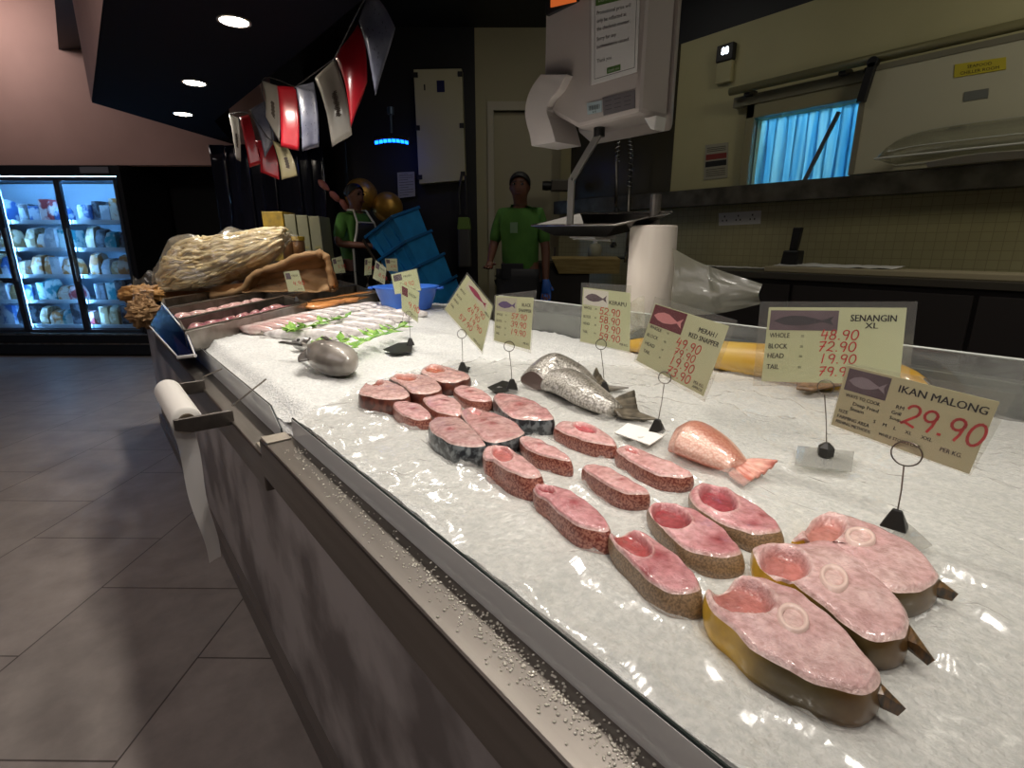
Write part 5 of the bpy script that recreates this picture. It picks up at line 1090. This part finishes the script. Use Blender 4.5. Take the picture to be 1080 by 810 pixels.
n_ = [PE(419, 182, 5.70), PE(437, 181, 5.70), PE(438, 207, 5.70), PE(420, 209, 5.70)]
t_ = thing('paper_notice', 'white paper notice on the black wall beside the cream cabinet', 'notice', n_[3]); nc = Card(*n_, -E1)
q = MB(); q.slab(n_, E1, .004); q.build('sheet', mat('notice_white', 'a9a89e', .7), t_)
q = MB(); [nc.stroke(q, [(.1, v), (.9 if i % 3 else .6, v)], .018, .001) for i, v in enumerate((.92, .86, .78, .7, .6, .5, .4, .3, .2, .1))]; q.build('printed_lines', mat('print_grey', '4a4538', .7), t_)
p = PE(412, 149, 5.2); t_ = thing('insect_lamp', 'blue glowing arc lamp hanging on a stem against the black wall', 'lamp', p)
q = MB(); q.tube([PE(412, 118, 5.2), PE(413, 140, 5.2)], .012, 8); q.lathe(PE(412, 117, 5.2), [(.03, -.03), (.03, .03)], 12); q.build('stem', mat('stem_grey', '4a5a70', .4, .5), t_)
pts = [PE(395+36*i/8, 150.0-2.5*math.sin(PI*i/8), 5.2) for i in range(9)]
q = MB(); q.tube([x+UP*.022 for x in pts], .02, 8); q.build('shade', M_darkp, t_)
M_blue = mat('blue_led', '0a1a3a', emit='0a50ff', estr=10)
for i in range(8):
    q = MB(); q.obox((pts[i]*.5+pts[i+1]*.5), (pts[i+1]-pts[i])*.36, E1*.012, UP*.018); q.build('led', M_blue, t_)
p = PE(488, 235, 5.6); t_ = thing('hanging_container', 'grey container with a green band hanging on the black wall below the cabinet', 'container', p)
q = MB(); a, b = PE(483, 240, 5.6), PE(497, 282, 5.6); q.slab([G(5.55, a@E2, b[2]), G(5.55, b@E2, b[2]), G(5.55, b@E2, a[2]), G(5.55, a@E2, a[2])], E1, .14); q.build('body', mat('container_grey', '4a4844', .5), t_, bevel=.02)
q = MB(); q.slab([G(5.545, a@E2-.003, a[2]-.02), G(5.545, b@E2+.003, a[2]-.02), G(5.545, b@E2-.01, a[2]+.10), G(5.545, a@E2+.01, a[2]+.10)], E1, .15); q.build('green_band', mat('band_green', '6c8a3a', .5), t_, bevel=.01)
q = MB(); q.tube([PE(485, 226, 5.62), PE(484, 205, 5.62), PE(487, 184, 5.62), PE(491, 186, 5.62), PE(492, 210, 5.62), PE(492, 226, 5.62)], .014, 8); q.build('handle', M_darkp, t_)

# navy strip curtain at the cold store, left of the worker
M_navs = mat('navy_strip', '23263a', .18, col2='141522', scale=3, stretch=(4, 4, .3), coat=.5)
t_ = thing('navy_curtain', 'dark glossy navy strip curtain behind the bagged crackers', 'curtain', PE(280, 250, 6.0))
for i in range(9):
    p0, p1 = PE(222+13*i, 170, 6.0), PE(222+13*i+15, 170, 6.0); ph = i*1.7; q = MB()
    q.grid(lambda a, b, p0=p0, p1=p1, ph=ph, i=i: (p0*(1-b)+p1*b)*np.array([1, 1, 0])+UP*(2.35-1.6*a)+E1*(.02*math.sin(ph+3*a+2*b)+.025*(i % 2)), 10, 6); q.build('strip', M_navs, t_, smooth=True, solid=.004)

# ---------------------------------------------------------------- blue basin
M_basin = mat('basin_blue', '3f7ae0', .35, col2='3568cc', scale=8, sss=.0)
bb_ = PZ(432, 328, ZI+.005); bb_ = bb_+np.array([.04, .10, 0]); t_ = thing('plastic_basin', 'blue plastic basin on the ice beside the orange fillets', 'basin', bb_)
q = MB(); q.lathe(bb_, [(.001, .002), (.128, .002), (.135, .01), (.172, .115), (.186, .122), (.186, .128), (.168, .128), (.130, .018), (.001, .012)], 36, capends=False); q.build('bowl', M_basin, t_, smooth=True)
for s_ in (-1, 1):
    q = MB(); q.tube([bb_+E2*s_*.18+UP*.118+E1*.05, bb_+E2*s_*.205+UP*.118+E1*.03, bb_+E2*s_*.205+UP*.118-E1*.03, bb_+E2*s_*.18+UP*.118-E1*.05], .006, 8); q.build('handle', M_basin, t_, smooth=True)

# ---------------------------------------------------------------- bagged crackers, sacks and boxes at the far end
DB = 3.45
M_chips = mat('cracker_cream', 'ecdcb4', .5, col2='c9a86c', scale=22, detail=4, ramp=(.45, .7), bump=1, bscale=28, bdist=.02)
M_bag = clear('clear_bag', 'f8f6f0', .08, .14, .16, bump=1, bscale=9, stretch=(1, 1, 2), dcol='e9e4d8', bdist=.03)
M_kraft = mat('kraft_paper', 'ad8a62', .75, col2='92724a', scale=5, bump=.6, bscale=9, bdist=.015)
bag = thing('cracker_bag', 'big clear bag of cream fish crackers slumped over the brown carton', 'bag', PE(230, 315, DB))
keys = [(178, 304, 20), (190, 293, 30), (208, 286, 33), (230, 280, 29), (255, 271, 24), (280, 261, 18), (302, 251, 10)]
path = [PE(x, y, DB+.0) for x, y, _ in keys]; rad = [r*DB/550*1.02 for _, _, r in keys]
def blob(name, m, k_, parent, seed, amp=.2, f_=6):
    pp, (rr,) = resample(path, (rad,), 34); q = MB(); kk = 28
    def fn(a, b):
        i = a*33; j = min(int(i), 32); p = pp[j]*(1-(i-j))+pp[j+1]*(i-j); r = (rr[j]*(1-(i-j))+rr[j+1]*(i-j))*k_
        if a < .12: r *= (1-(1-a/.12)**2)**.5+.02
        if a > .93: r *= (1-((a-.93)/.07)**2)**.5*.9+.05
        an = 2*PI*b; v = math.cos(an)*UP+math.sin(an)*E1*1.1; w_ = 1+amp*nz(p[0]*f_+v[0]*1.2+seed, p[1]*f_+v[1], v[2]*1.3+p[2]*f_)
        x = p+v*r*w_; x[2] = max(x[2], 1.045); return x
    q.grid(fn, 60, kk); return q.build(name, m, parent, smooth=True)
blob('crackers', M_chips, .84, bag, 1, .22, 8)
q = MB(); rr = random.Random(2); pp, (rr_,) = resample(path, (rad,), 34)
for i in range(240):
    j = rr.randint(1, 27); ln = rr.randint(6, 9); an = rr.uniform(-.2*PI, 1.2*PI); an2 = an+rr.uniform(-.35, .35); pts = []
    for s_ in range(ln):
        k_ = min(j+s_, 33); a_ = an+(an2-an)*s_/ln; r = rr_[k_]*rr.uniform(.86, 1.0); x = pp[k_]+(math.sin(a_)*UP-math.cos(a_)*E1*1.05)*r; x[2] = max(x[2], 1.06); pts.append(x)
    q.tube(cat_rom(pts, 8, False), [.004]+[rr.uniform(.007, .014)]*6+[.004], 6)
sk2 = q.build('cracker_sticks', mat('stick_cream', 'f0e2bc', .5, col2='dcc48c', scale=16, bump=.6, bscale=40, bdist=.006), bag, smooth=True); sk2['kind'] = 'stuff'
blob('plastic_wrap', M_bag, 1.05, bag, 4, .3, 7)
q = MB()
for i in range(40):
    a = i/39; p = path[-1]+UP*.03
knots = [PE(x, y, DB-.02) for x, y in ((300, 254), (306, 248), (300, 246), (309, 251), (312, 245))]
q.grid(lambda a, b: PE(298+16*a, 246+11*b+3*math.sin(9*a), DB-.03+.06*nz(a*4, b*4)), 8, 8); q.build('gathered_neck', M_bag, bag, smooth=True)
# standing flap of clear plastic behind the bag
q = MB(); q.grid(lambda a, b: PE(205+28*a-6*b, 282-22*b*(1-.5*abs(a-.4))-4*math.sin(5*a), DB+.25+.05*nz(a*3, b*3)), 8, 6); o = q.build('plastic_flap', M_bag, smooth=True); prop(o, 'loose clear plastic corner standing up behind the cracker bag', 'plastic')
o = None
# brown carton under the bag
q = MB(); a = [PE(173, 327, DB-.12), PE(262, 307, DB-.12), PE(262, 298, DB-.1), PE(174, 306, DB-.1)]
for p in a[:2]: p[2] = min(p[2], 1.05)
q.slab(a, E1, .012); ctn = thing('brown_carton', 'shallow brown cardboard carton under the bag of crackers', 'carton', a[0]); q.build('front_wall', mat('cardboard', '94693c', .8, col2='85592f', scale=6), ctn)
q = MB(); q.slab([a[0]-UP*.0, a[1], a[1]+UP*.012, a[0]+UP*.012], E1, .5); q.build('bottom', mat('cardboard', '94693c'), ctn)
# kraft sack: arched mouth and body on the right of the bag
ks = thing('kraft_sack', 'crumpled brown kraft paper sack arching beside the cracker bag', 'sack', PE(310, 300, DB-.1))
q = MB(); rimp = [PE(x, y, DB-.12) for x, y in ((222, 312), (245, 309), (258, 303), (265, 292), (278, 285), (295, 280), (310, 272), (328, 268), (341, 268), (346, 276), (348, 288), (350, 302))]
q.tube(cat_rom(rimp, 60, False), [.020+.016*nz(i*.45, 1) for i in range(60)], 12); q.build('rolled_rim', M_kraft, ks, smooth=True)
q = MB()
rp = cat_rom(rimp, 40, False)
def sk(a, b):
    p = rp[min(int(b*39), 39)]; lo = np.array(p); lo[2] = 1.035; r = p*(1-a)+lo*a+E1*(.10*math.sin(PI*a)+.05*nz(a*5, b*8)+.04*abs(nz(a*9, b*17, 3)))+UP*.02*nz(a*6, b*12, 8); r[2] = max(r[2], 1.033); return r
q.grid(sk, 18, 39); q.build('front_face', M_kraft, ks, smooth=True, solid=.006)
# small bag of golden puffs and brown paper bag at the left end
p = PE(150, 305, 3.05); 
t_ = thing('puff_bag', 'small clear bag of golden fried puffs at the left end of the counter', 'bag', p); q = MB()
def puff(a, b):
    th = PI*a; ph = 2*PI*b; r = 1+.25*nz(3*math.sin(th)*math.cos(ph), 3*math.sin(th)*math.sin(ph), 3*math.cos(th))+.22*nz(9*math.sin(th)*math.cos(ph), 9*math.sin(th)*math.sin(ph), 9*math.cos(th))
    return PE(150, 311, 3.05)+r*(.10*math.sin(th)*math.cos(ph)*E2+.12*math.sin(th)*math.sin(ph)*E1+.055*math.cos(th)*UP)
q.grid(puff, 36, 44); q.build('puffs', mat('puff_gold', 'c99a5c', .5, col2='a87840', scale=24, bump=1, bscale=30, bdist=.015), t_, smooth=True)
q = MB(); q.grid(lambda a, b: PE(140+22*a, 290+26*b+5*math.sin(6*a+3*b), 2.92+.03*nz(4*a, 4*b)), 8, 8); q.build('plastic_wrap', M_bag, t_, smooth=True)
t_ = thing('paper_bag', 'crumpled brown paper bag hanging over the left corner of the counter', 'bag', PE(153, 330, 2.9)); q = MB()
def pbag(a, b):
    th = PI*a; ph = 2*PI*b; r = .9+.3*nz(2.5*math.sin(th)*math.cos(ph)+9, 2.5*math.sin(th)*math.sin(ph), 2.5*math.cos(th))+.45*abs(nz(5*math.sin(th)*math.cos(ph)+9, 5*math.sin(th)*math.sin(ph), 5*math.cos(th)))
    return PE(151, 330, 2.9)+r*(.075*math.sin(th)*math.cos(ph)*E2+.08*math.sin(th)*math.sin(ph)*E1+.08*math.cos(th)*UP)
q.grid(pbag, 26, 32); q.build('bag', M_kraft, t_)
# raised shelf for the boxes
DX = 4.55
q = MB(); z0 = PE(300, 275, DX)[2]
q.slab([G(DX-.1, PE(262, 275, DX)@E2, .8), G(DX-.1, PE(352, 275, DX)@E2, .8), G(DX-.1, PE(352, 275, DX)@E2, z0), G(DX-.1, PE(262, 275, DX)@E2, z0)], E1, .5); o = q.build('display_stand', M_dark); prop(o, 'dark stand carrying the yellow and grey boxes behind the sack', 'stand')
for i, (x0, x1, yt, m, lb) in enumerate(((274, 297, 223, 'yellow', 'yellow carton at the left end of the row of boxes behind the sack'), (297.6, 310, 226, 'g', 'grey-green box next to the yellow carton'), (310.6, 323, 227, 'g', 'grey-green box in the middle of the row behind the sack'), (323.6, 336, 228, 'g', 'grey-green box at the right end of the row, near the worker'))):
    a = [G(DX-.08, PE(x0+3, yt, DX-.08)@E2, z0+.001), G(DX-.08, PE(x1+2, yt, DX-.08)@E2, z0+.001)]; zt = PE(x0, yt, DX-.08)[2]
    t_ = thing('carton_box', lb, 'box', a[0], 'boxes behind the sack'); q = MB()
    q.slab([a[0], a[1], a[1]*np.array([1, 1, 0])+UP*zt-E2*.012, a[0]*np.array([1, 1, 0])+UP*zt-E2*.012], E1, .25)
    q.build('box', mat('carton_yellow', 'b8952c', .6, col2='8a7430', scale=9, ramp=(.4, .6)) if m == 'yellow' else mat('carton_greygreen', '85846a', .6, col2='7b7a62', scale=4), t_, bevel=.004)
    q = MB(); q.slab([a[0]+E2*.02-E1*.002+UP*.1, a[1]-E2*.02-E1*.002+UP*.1, a[1]-E2*.02-E1*.002+UP*.12, a[0]+E2*.02-E1*.002+UP*.12], E1, .001); q.build('tape', mat('tape_tan', '8f8a5a', .5), t_)
for px, lb in ((305, 'yellow-lidded jar in front of the grey-green boxes, left one'), (316, 'yellow-lidded jar in front of the grey-green boxes, right one')):
    p = PE(px, 266, 4.2); p[2] = PE(px, 266, 4.2)[2]; t_ = thing('lidded_jar', lb, 'jar', p, 'yellow-lidded jars'); q = MB(); q.lathe(p-UP*.06, [(.03, 0), (.045, .005), (.045, .14), (.038, .15)], 18); q.build('jar', mat('jar_brown', '7d5a3a', .3), t_, smooth=True)
    q = MB(); q.lathe(p+UP*.088, [(.048, 0), (.048, .03), (.001, .032)], 18); q.build('lid', mat('lid_yellow', 'c7a52e', .4), t_)
jr = MB(); p = PE(310, 268, 4.2); jr.obox(p-UP*.08, E2*.14, E1*.1, UP*.012); o = jr.build('jar_shelf', M_dark); prop(o, 'small dark shelf under the yellow-lidded jars', 'shelf')
# ---------------------------------------------------------------- hanging scale
XS = 1.60
M_case = mat('scale_grey', 'b9b0ac', .45); M_case2 = mat('scale_side', 'aba29c', .45); M_frost = mat('panel_grey', '8c868a', .45)
sc_ = thing('hanging_scale', 'large grey hanging price-computing scale with a steel pan over the rear of the counter', 'scale', (1.72, 1.45, 1.8))
y0, y1, z0, z1 = 1.276, 1.775, 1.772, 2.62
yL = 1.775; yf = 1.57
q = MB()
# body outline in the front plane, extruded back
def sc_body(dx0, dx1, inset): return [(XS+dx0, y0+inset, z0+inset), (XS+dx0, yf, z0+inset-.004), (XS+dx0, yL-inset, z0+.10), (XS+dx0, yL-inset, z1), (XS+dx0, y0+inset, z1)]
q.extr(sc_body(0, 0, 0), (.17, 0, 0)); q.build('casing', M_case, sc_, bevel=.018)
q = MB(); q.hexa([(XS+.17, y0-.01, 1.80), (XS+.23, y0+.02, 1.745), (XS+.23, 1.70, 1.745), (XS+.17, 1.74, 1.80), (XS+.17, y0-.01, z1), (XS+.23, y0+.02, z1), (XS+.23, 1.70, z1), (XS+.17, 1.74, z1)]); q.build('rear_casing', M_case2, sc_, bevel=.012)
# printer chute: wavy cover at lower left
prof = [(577, 80), (568, 92), (562, 106), (560, 120), (562, 133), (565, 143), (567, 155)]
inn = [(592.5, 151), (588, 134), (583, 118), (587, 106), (596, 96), (604, 80)]
ol = cat_rom([PX(*p, XS) for p in prof], 20, False)+cat_rom([PX(*p, XS) for p in inn], 16, False)
q = MB(); q.extr([p-np.array([.035, 0, 0]) for p in ol], (.15, 0, 0)); q.build('printer_cover', mat('scale_cover', 'c6bfbb', .4), sc_, bevel=.003)
# feet, screw, boss, green wedge under the casing
q = MB(); p = PX(632, 140, XS+.06); q.lathe(p, [(.022, -.015), (.022, .045)], 14); q.build('mount_knob', M_darkp, sc_)
q = MB(); a = PX(683, 133, XS+.05); q.extr([a+np.array((0, .02, .03)), a+np.array((0, -.035, .03)), a+np.array((0, -.03, -.015)), a+np.array((0, -.012, -.012))], (.06, 0, 0)); q.build('cable_guard', M_white, sc_, bevel=.004)
# notice in a sleeve stuck on the casing
pn = [PX(*p, XS-.004) for p in ((624, -22), (676, -34), (672, 76), (624, 90))]
nt = thing('scale_notice', 'white printed notice in a clear sleeve stuck on the hanging scale', 'notice', pn[3])
nc = Card(*pn, (-1, 0, 0)); q = MB(); q.slab(pn, (-1, 0, 0), .002); q.build('sheet', mat('notice_sheet', 'f0eeec', .55), nt)
vv = lambda y: (90-y)/112.0
q = MB()
for a, b in (((.08, .05), (.08, .98)), ((.95, .05), (.95, .98)), ((.08, .05), (.95, .05)), ((.08, .98), (.95, .98))): nc.stroke(q, [a, b], .005, .0028)
for body, v, mw in (('Promotional price will', .655, .76), ('only be reflected at', .58, .66), ('the checkout counter.', .505, .70), ('Sorry for any', .41, .42), ('inconvenience caused.', .335, .70), ('Thank you.', .20, .34)): nc.text(q, body, .13, v, .036, .0028, 'L', mw, bold=.0012)
q.build('printed_text', M_blackp, nt)
q = MB(); nc.rect(q, .10, .74, .93, .84, .0028); nc.rect(q, .36, .065, .66, .125, .0028); q.build('green_band', mat('notice_green', '4e7a28', .6), nt)
q = MB(); nc.text(q, 'DEAR CUSTOMER', .515, .77, .04, .0032, 'C', .7); nc.text(q, 'thank you', .51, .08, .028, .0032, 'C', .26); q.build('pale_text', mat('pale_text', 'c9d6b0', .6), nt)
q = MB(); q.slab([p+np.array([-.004, 0, 0]) for p in [PX(*p, XS-.004) for p in ((622, -24), (677, -36), (673, 78), (622, 91))]], (-1, 0, 0), .001); q.build('sleeve', clear('notice_sleeve', 'ffffff', .02, .08, .03, bump=.4, bscale=10, edge=.15), nt)
# label plate and barcode sticker
q = MB(); q.slab([PX(*p, XS-.001) for p in ((636, 103), (670, 95), (670, 114), (637, 122))], (-1, 0, 0), .003); lp = q.build('rating_plate', mat('plate_scale', '6f6a6c', .4), sc_)
lc = Card(*[PX(*p, XS-.001) for p in ((636, 103), (670, 95), (670, 114), (637, 122))], (-1, 0, 0))
q = MB(); [lc.stroke(q, [(u, v), (u+.2, v)], .03, .0035) for u in (.08, .38, .68) for v in (.75, .5, .28)]; q.build('plate_print', mat('print_dark', '3f3b40', .6), lp)
st = [PX(*p, XS-.001) for p in ((619, 109), (635, 106), (635, 118), (620, 121))]; lc = Card(*st, (-1, 0, 0))
q = MB(); q.slab(st, (-1, 0, 0), .002); sk_ = q.build('barcode_sticker', mat('sticker_pale', 'b5c6cc', .5), sc_)
q = MB()
for i in range(14): lc.rect(q, .12+.055*i, .30, .12+.055*i+(.03 if i % 3 else .015), .72, .0026)
lc.text(q, '86 95', .5, .06, .16, .0026, 'C'); q.build('bars', M_blackp, sk_)
# customer display along the top (lit orange)
q = MB(); q.slab([PX(*p, XS-.002) for p in ((579, -12), (612, -16), (612, 2), (579, 18))], (-1, 0, 0), .02); q.build('display_bezel', M_darkp, sc_, bevel=.004)
q = MB(); q.slab([PX(*p, XS-.024) for p in ((581, -10), (608, -12), (608, 2), (581, 8))], (-1, 0, 0), .002); q.build('display_window', mat('display_orange', '30160a', emit='c8602a', estr=.8), sc_)
# hanging rod to the ceiling
q = MB(); q.tube([(XS+.12, 1.52, z1), (XS+.12, 1.52, 3.35)], .025, 10); q.build('hanger', M_darksteel, sc_)
# arm, bracket and pan
q = MB(); A0 = PX(632, 141, XS+.05); A1 = PX(603, 190, XS+.05); A2 = PX(601, 238, XS+.05); A3 = PX(604, 250, XS+.05); A4 = PX(645, 252, XS+.05)
def bar(mb, a, b, w=.017, t=.006): 
    d = (b-a)/np.linalg.norm(b-a); s_ = np.cross(d, (1, 0, 0)); mb.obox((a+b)/2, s_/np.linalg.norm(s_)*w, np.array([1, 0, 0])*t, (b-a)/2)
bar(q, A0, A1, .016); bar(q, A1+UP*.01, A2, .017); bar(q, A2, A3, .014); bar(q, A3, A4, .010); q.build('pan_arm', mat('arm_grey', '8d8a84', .4, .6), sc_, bevel=.003)
rim = [PX(561, 238, 1.62), PX(650, 237, 1.46), PX(708, 224, 1.60), PX(612, 225, 1.82)]
cP = sum(rim)/4; flo = [cP+(p-cP)*.60-UP*.05 for p in rim]; u_ = (rim[1]-rim[0])/np.linalg.norm(rim[1]-rim[0]); v_ = np.array([-u_[1], u_[0], 0])
q = MB(); q.add([*rim, *flo], [(4, 5, 6, 7)]+[(i, (i+1) % 4, 4+(i+1) % 4, 4+i) for i in range(4)]); q.build('pan', mat('pan_steel', '5f5b57', .22, 1, col2='4f4b48', scale=6), sc_, solid=.004)
q = MB(); q.tube(rim, .005, 8, closed=True); q.build('pan_rim', mat('pan_rim_steel', '8a8680', .25, 1), sc_)
q = MB(); q.obox(cP-UP*.066, u_*.09, v_*.05, UP*.010); q.build('pan_cradle', mat('arm_grey', '8d8a84'), sc_, bevel=.004)

# ---------------------------------------------------------------- standing roll of bags and a draped plastic sheet
rb = np.array([1.62, 1.195, .93])
t_ = thing('bag_roll', 'white roll of plastic bags standing upright on a post behind the counter', 'roll', rb)
q = MB(); q.lathe(rb, [(.02, .005), (.084, .005), (.086, .012), (.083, .458), (.080, .465), (.02, .465)], 36); o = q.build('roll', mat('roll_ivory', 'd6cdc2', .55, col2='cdc3b8', scale=20, stretch=(1, 1, .1)), t_)
for p in o.data.polygons: p.use_smooth = len(p.vertices) == 4
q = MB(); q.tube([rb, rb+UP*.57], .019, 12); q.lathe(rb, [(.09, 0), (.09, .006), (.02, .008)], 24); q.build('post', M_steel2, t_, smooth=False)
q = MB()
pa = [PX(670, 252, 1.62), PX(709, 262, 1.62), PX(745, 280, 1.64), PX(803, 300, 1.66)]; pbm = [PX(664, 330, 1.60), PX(710, 332, 1.60), PX(755, 331, 1.62), PX(800, 321, 1.66)]
ta, tb_ = cat_rom(pa[1:], 24, False), cat_rom(pbm[1:], 24, False)
q.grid(lambda a, b: ta[min(int(a*23), 23)]*(1-b)+tb_[min(int(a*23), 23)]*b+np.array([.008*math.sin(6*b+2*a)+.006*nz(a*4, b*5), 0, 0]), 23, 14)
o = q.build('draped_bag', clear('draped_film', 'f6f5ee', .04, .22, .55, tl=.5, bump=.6, bscale=7, dcol='c9c7b6', bdist=.02), smooth=True); prop(o, 'open translucent plastic bag drooping from the standing white roll', 'bag')
q = MB(); q.grid(lambda a, b: PX(652+28*a, 316+34*b+4*math.sin(5*a), 1.46+.03*nz(a*4, b*4)), 10, 10); o = q.build('plastic_bunch', clear('bunch_film', 'ecebdf', .06, .15, .3, bump=.8, bscale=16, dcol='d6d2c4', bdist=.01), smooth=True); prop(o, 'scrunched clear plastic at the foot of the white roll behind the dark-pictured tag', 'plastic')

# ---------------------------------------------------------------- bunting under the black ceiling
M_fr, M_fw, M_fg, M_fy = mat('flag_red', 'b3202b', .3, col2='a81c28', scale=4, coat=.4), mat('flag_white', 'a5a096', .35, coat=.3), mat('flag_grey', '585b70', .3, col2='7b7d8c', scale=9, coat=.4), mat('flag_cream', 'a89e78', .35, coat=.3)
cz = crs(230, 0, 4.05)
FL = [('white', (45, 488), (90, 505), (97, 690), (78, 680), 3.62), ('red', (92, 502), (132, 488), (182, 700), (135, 716), 3.52), ('grey', (135, 470), (200, 430), (240, 600), (200, 675), 3.36), ('red', (160, 600), (228, 600), (262, 768), (182, 735), 3.46),
      ('white', (188, 345), (252, 366), (262, 605), (205, 500), 3.18), ('cream', (232, 600), (297, 628), (338, 750), (272, 768), 3.30), ('red', (252, 368), (330, 371), (345, 644), (268, 628), 3.04), ('grey', (332, 370), (408, 350), (432, 625), (360, 646), 2.9),
      ('white', (412, 335), (497, 250), (572, 575), (487, 628), 2.66), ('red', (500, 245), (597, 105), (637, 350), (567, 548), 2.46), ('grey', (602, 90), (640, -30), (758, 120), (672, 410), 2.24)]
FLL = ['narrow white pennant at the far end of the bunting', 'red pennant at the far end, right of the narrow white one', 'grey fish-patterned pennant with a pointed tip at the far end of the bunting', 'red pennant hanging lowest at the far end of the bunting', 'white pennant at the middle dip of the bunting', 'cream pennant with small script, hanging lowest in the middle', 'straight red pennant in the middle of the bunting', 'grey patterned pennant between the straight red one and the white script one',
       'white pennant with handwritten script, near the front', 'long curved red pennant near the front of the bunting', 'large grey speckled pennant nearest the camera, at the top edge']
tops = []
for (kind, a, b, c, d, dep), lb in zip(FL, FLL):
    qd = [PD(*cz(p)[0], dep) for p in (a, b, c, d)]; tops += [qd[0], qd[1]]
    n = np.cross(qd[1]-qd[0], qd[3]-qd[0]); n /= np.linalg.norm(n); n = n if n@fw < 0 else -n
    t_ = thing('pennant', lb, 'pennant', (qd[0]+qd[1])/2, 'bunting pennants')
    W_, H_ = np.linalg.norm(qd[1]-qd[0]), np.linalg.norm(qd[3]-qd[0])
    def fl(u, v, off=0, qd=qd, n=n, kind=kind, W_=W_, H_=H_):
        p = (qd[0]*(1-u)+qd[1]*u)*(1-v)+(qd[3]*(1-u)+qd[2]*u)*v
        if kind == 'grey': p = p+(qd[1]-qd[0])*0
        side = (qd[1]-qd[0])/W_
        return p+side*W_*.16*math.sin(PI*v)*(1 if W_ < H_ else .3)+n*(off+.05*H_*math.sin(PI*v)+.02*W_*math.sin(2*PI*u))
    q = MB(); q.grid(fl, 8, 14); q.build('flag', {'red': M_fr, 'white': M_fw, 'grey': M_fg, 'cream': M_fy}[kind], t_, smooth=True, solid=.0015)
    if kind in ('white', 'cream') and W_ > .05:
        q = MB(); pr = None
        for i in range(46):
            s_ = i/45; pt = (.52+.13*math.sin(i*1.9)*(1 if i % 5 else .3), .40+.32*s_)
            if pr: 
                a_, b_ = fl(*pr, .003), fl(*pt, .003); w_ = np.cross(n, b_-a_); l = np.linalg.norm(w_)
                if l > 1e-6: w_ = w_/l*.0022; q.add([a_-w_, b_-w_, b_+w_, a_+w_], [(0, 1, 2, 3)])
            pr = pt
        q.build('script', mat('script_brown', '4a4038', .7), t_)
    if kind == 'grey':
        q = MB(); rr = random.Random(5)
        for i in range(30):
            u, v = rr.uniform(.2, .8), rr.uniform(.1, .85); s_ = rr.uniform(.01, .025); q.add([fl(u-s_, v, .003), fl(u, v-s_*.6, .003), fl(u+s_, v, .003), fl(u, v+s_*.6, .003)], [(0, 1, 2, 3)])
        q.build('speckles', mat('speckle_dark', '2c2e3c', .5), t_)
order = sorted(tops, key=lambda p: -(p@fw))
q = MB(); q.tube(cat_rom([order[i] for i in range(0, len(order), 2)]+[PD(404, -16, 2.2)], 80, False), .003, 5); o = q.build('bunting_string', mat('string_dark', '3a3838', .6)); prop(o, 'thin dark string carrying the row of pennants under the black ceiling', 'string')

# ---------------------------------------------------------------- light
def lamp(kind, name, loc, e, col=(1, .93, .84), aim=None, **k):
    l = bpy.data.lights.new(name, kind); l.energy = e; l.color = col
    for a, b in k.items(): setattr(l, a, b)
    o = bpy.data.objects.new(name, l); COL.objects.link(o); o.location = tuple(float(x) for x in loc)
    if aim is not None: o.rotation_euler = (Vector([float(x) for x in aim])-o.location).to_track_quat('-Z', 'Y').to_euler()
    return o
for x, y, e in ((.8, -.95, 6), (.8, -.35, 12), (.8, .2, 17), (.8, .75, 22), (.8, 1.3, 23), (.8, 1.85, 24), (.8, 2.4, 24), (.793, 3.178, 38), (.816, 4.481, 55), (.894, 5.568, 20)):
    lamp('SPOT', 'downlight_beam', (x, y, ZC-.02), e*SPOT_E, aim=(x, y, 0), spot_size=math.radians(118), spot_blend=.9, shadow_soft_size=.06)
# added fill spots that brighten the price tags and the scale
for x, y, ax, ay, e in ((.30, -1.1, 1.1, .9, 48), (.05, -.8, 1.3, 1.3, 54)):
    lamp('SPOT', 'fill_spot', (x, y, 2.75), e*SPOT_E, aim=(ax, ay, 1.0), spot_size=math.radians(54), spot_blend=.6, shadow_soft_size=.05)
lamp('SPOT', 'fill_spot', (-.25, 1.0, 2.75), 46*SPOT_E, aim=(1.6, 1.5, 2.05), spot_size=math.radians(40), spot_blend=.8, shadow_soft_size=.05)
lamp('AREA', 'aisle_light', (-2.6, 1.5, 3.8), 62*AMB_E, (1, .9, .86), aim=(-2.6, 1.6, 0), size=3.0)  # aisle ceiling light, out of view on the left
lamp('AREA', 'aisle_light', G(5.6, -5.6, 3.8), 13*AMB_E, (1, .88, .84), aim=G(6.4, -5.4, 2.9), size=.8)
# staff side ceiling light
lamp('AREA', 'staff_light', (2.4, -.9, 3.1), 20*AMB_E, (1, .94, .8), aim=(3.9, -.5, 1.7), size=.9)
lamp('AREA', 'staff_light', (2.5, 2.8, 3.3), 4*AMB_E, (1, .94, .82), aim=(2.6, 3.0, 0), size=.8)
# chiller room
lamp('POINT', 'chiller_light', (XW+.75, 1.7, 2.5), 38, (.9, .97, 1), shadow_soft_size=.2)
W = bpy.data.worlds.new('world'); S.world = W; W.use_nodes = True
W.node_tree.nodes['Background'].inputs[0].default_value = (.9, .85, .9, 1); W.node_tree.nodes['Background'].inputs[1].default_value = .012
vs_ = S.view_settings; vs_.view_transform = 'Standard'; vs_.look = 'None'; vs_.gamma = 1; vs_.exposure = 0; vs_.use_curve_mapping = False
S.cycles.use_denoising = True; S.cycles.max_bounces = 10; S.cycles.transparent_max_bounces = 16; S.cycles.sample_clamp_indirect = 4; S.cycles.caustics_reflective = False; S.cycles.caustics_refractive = False
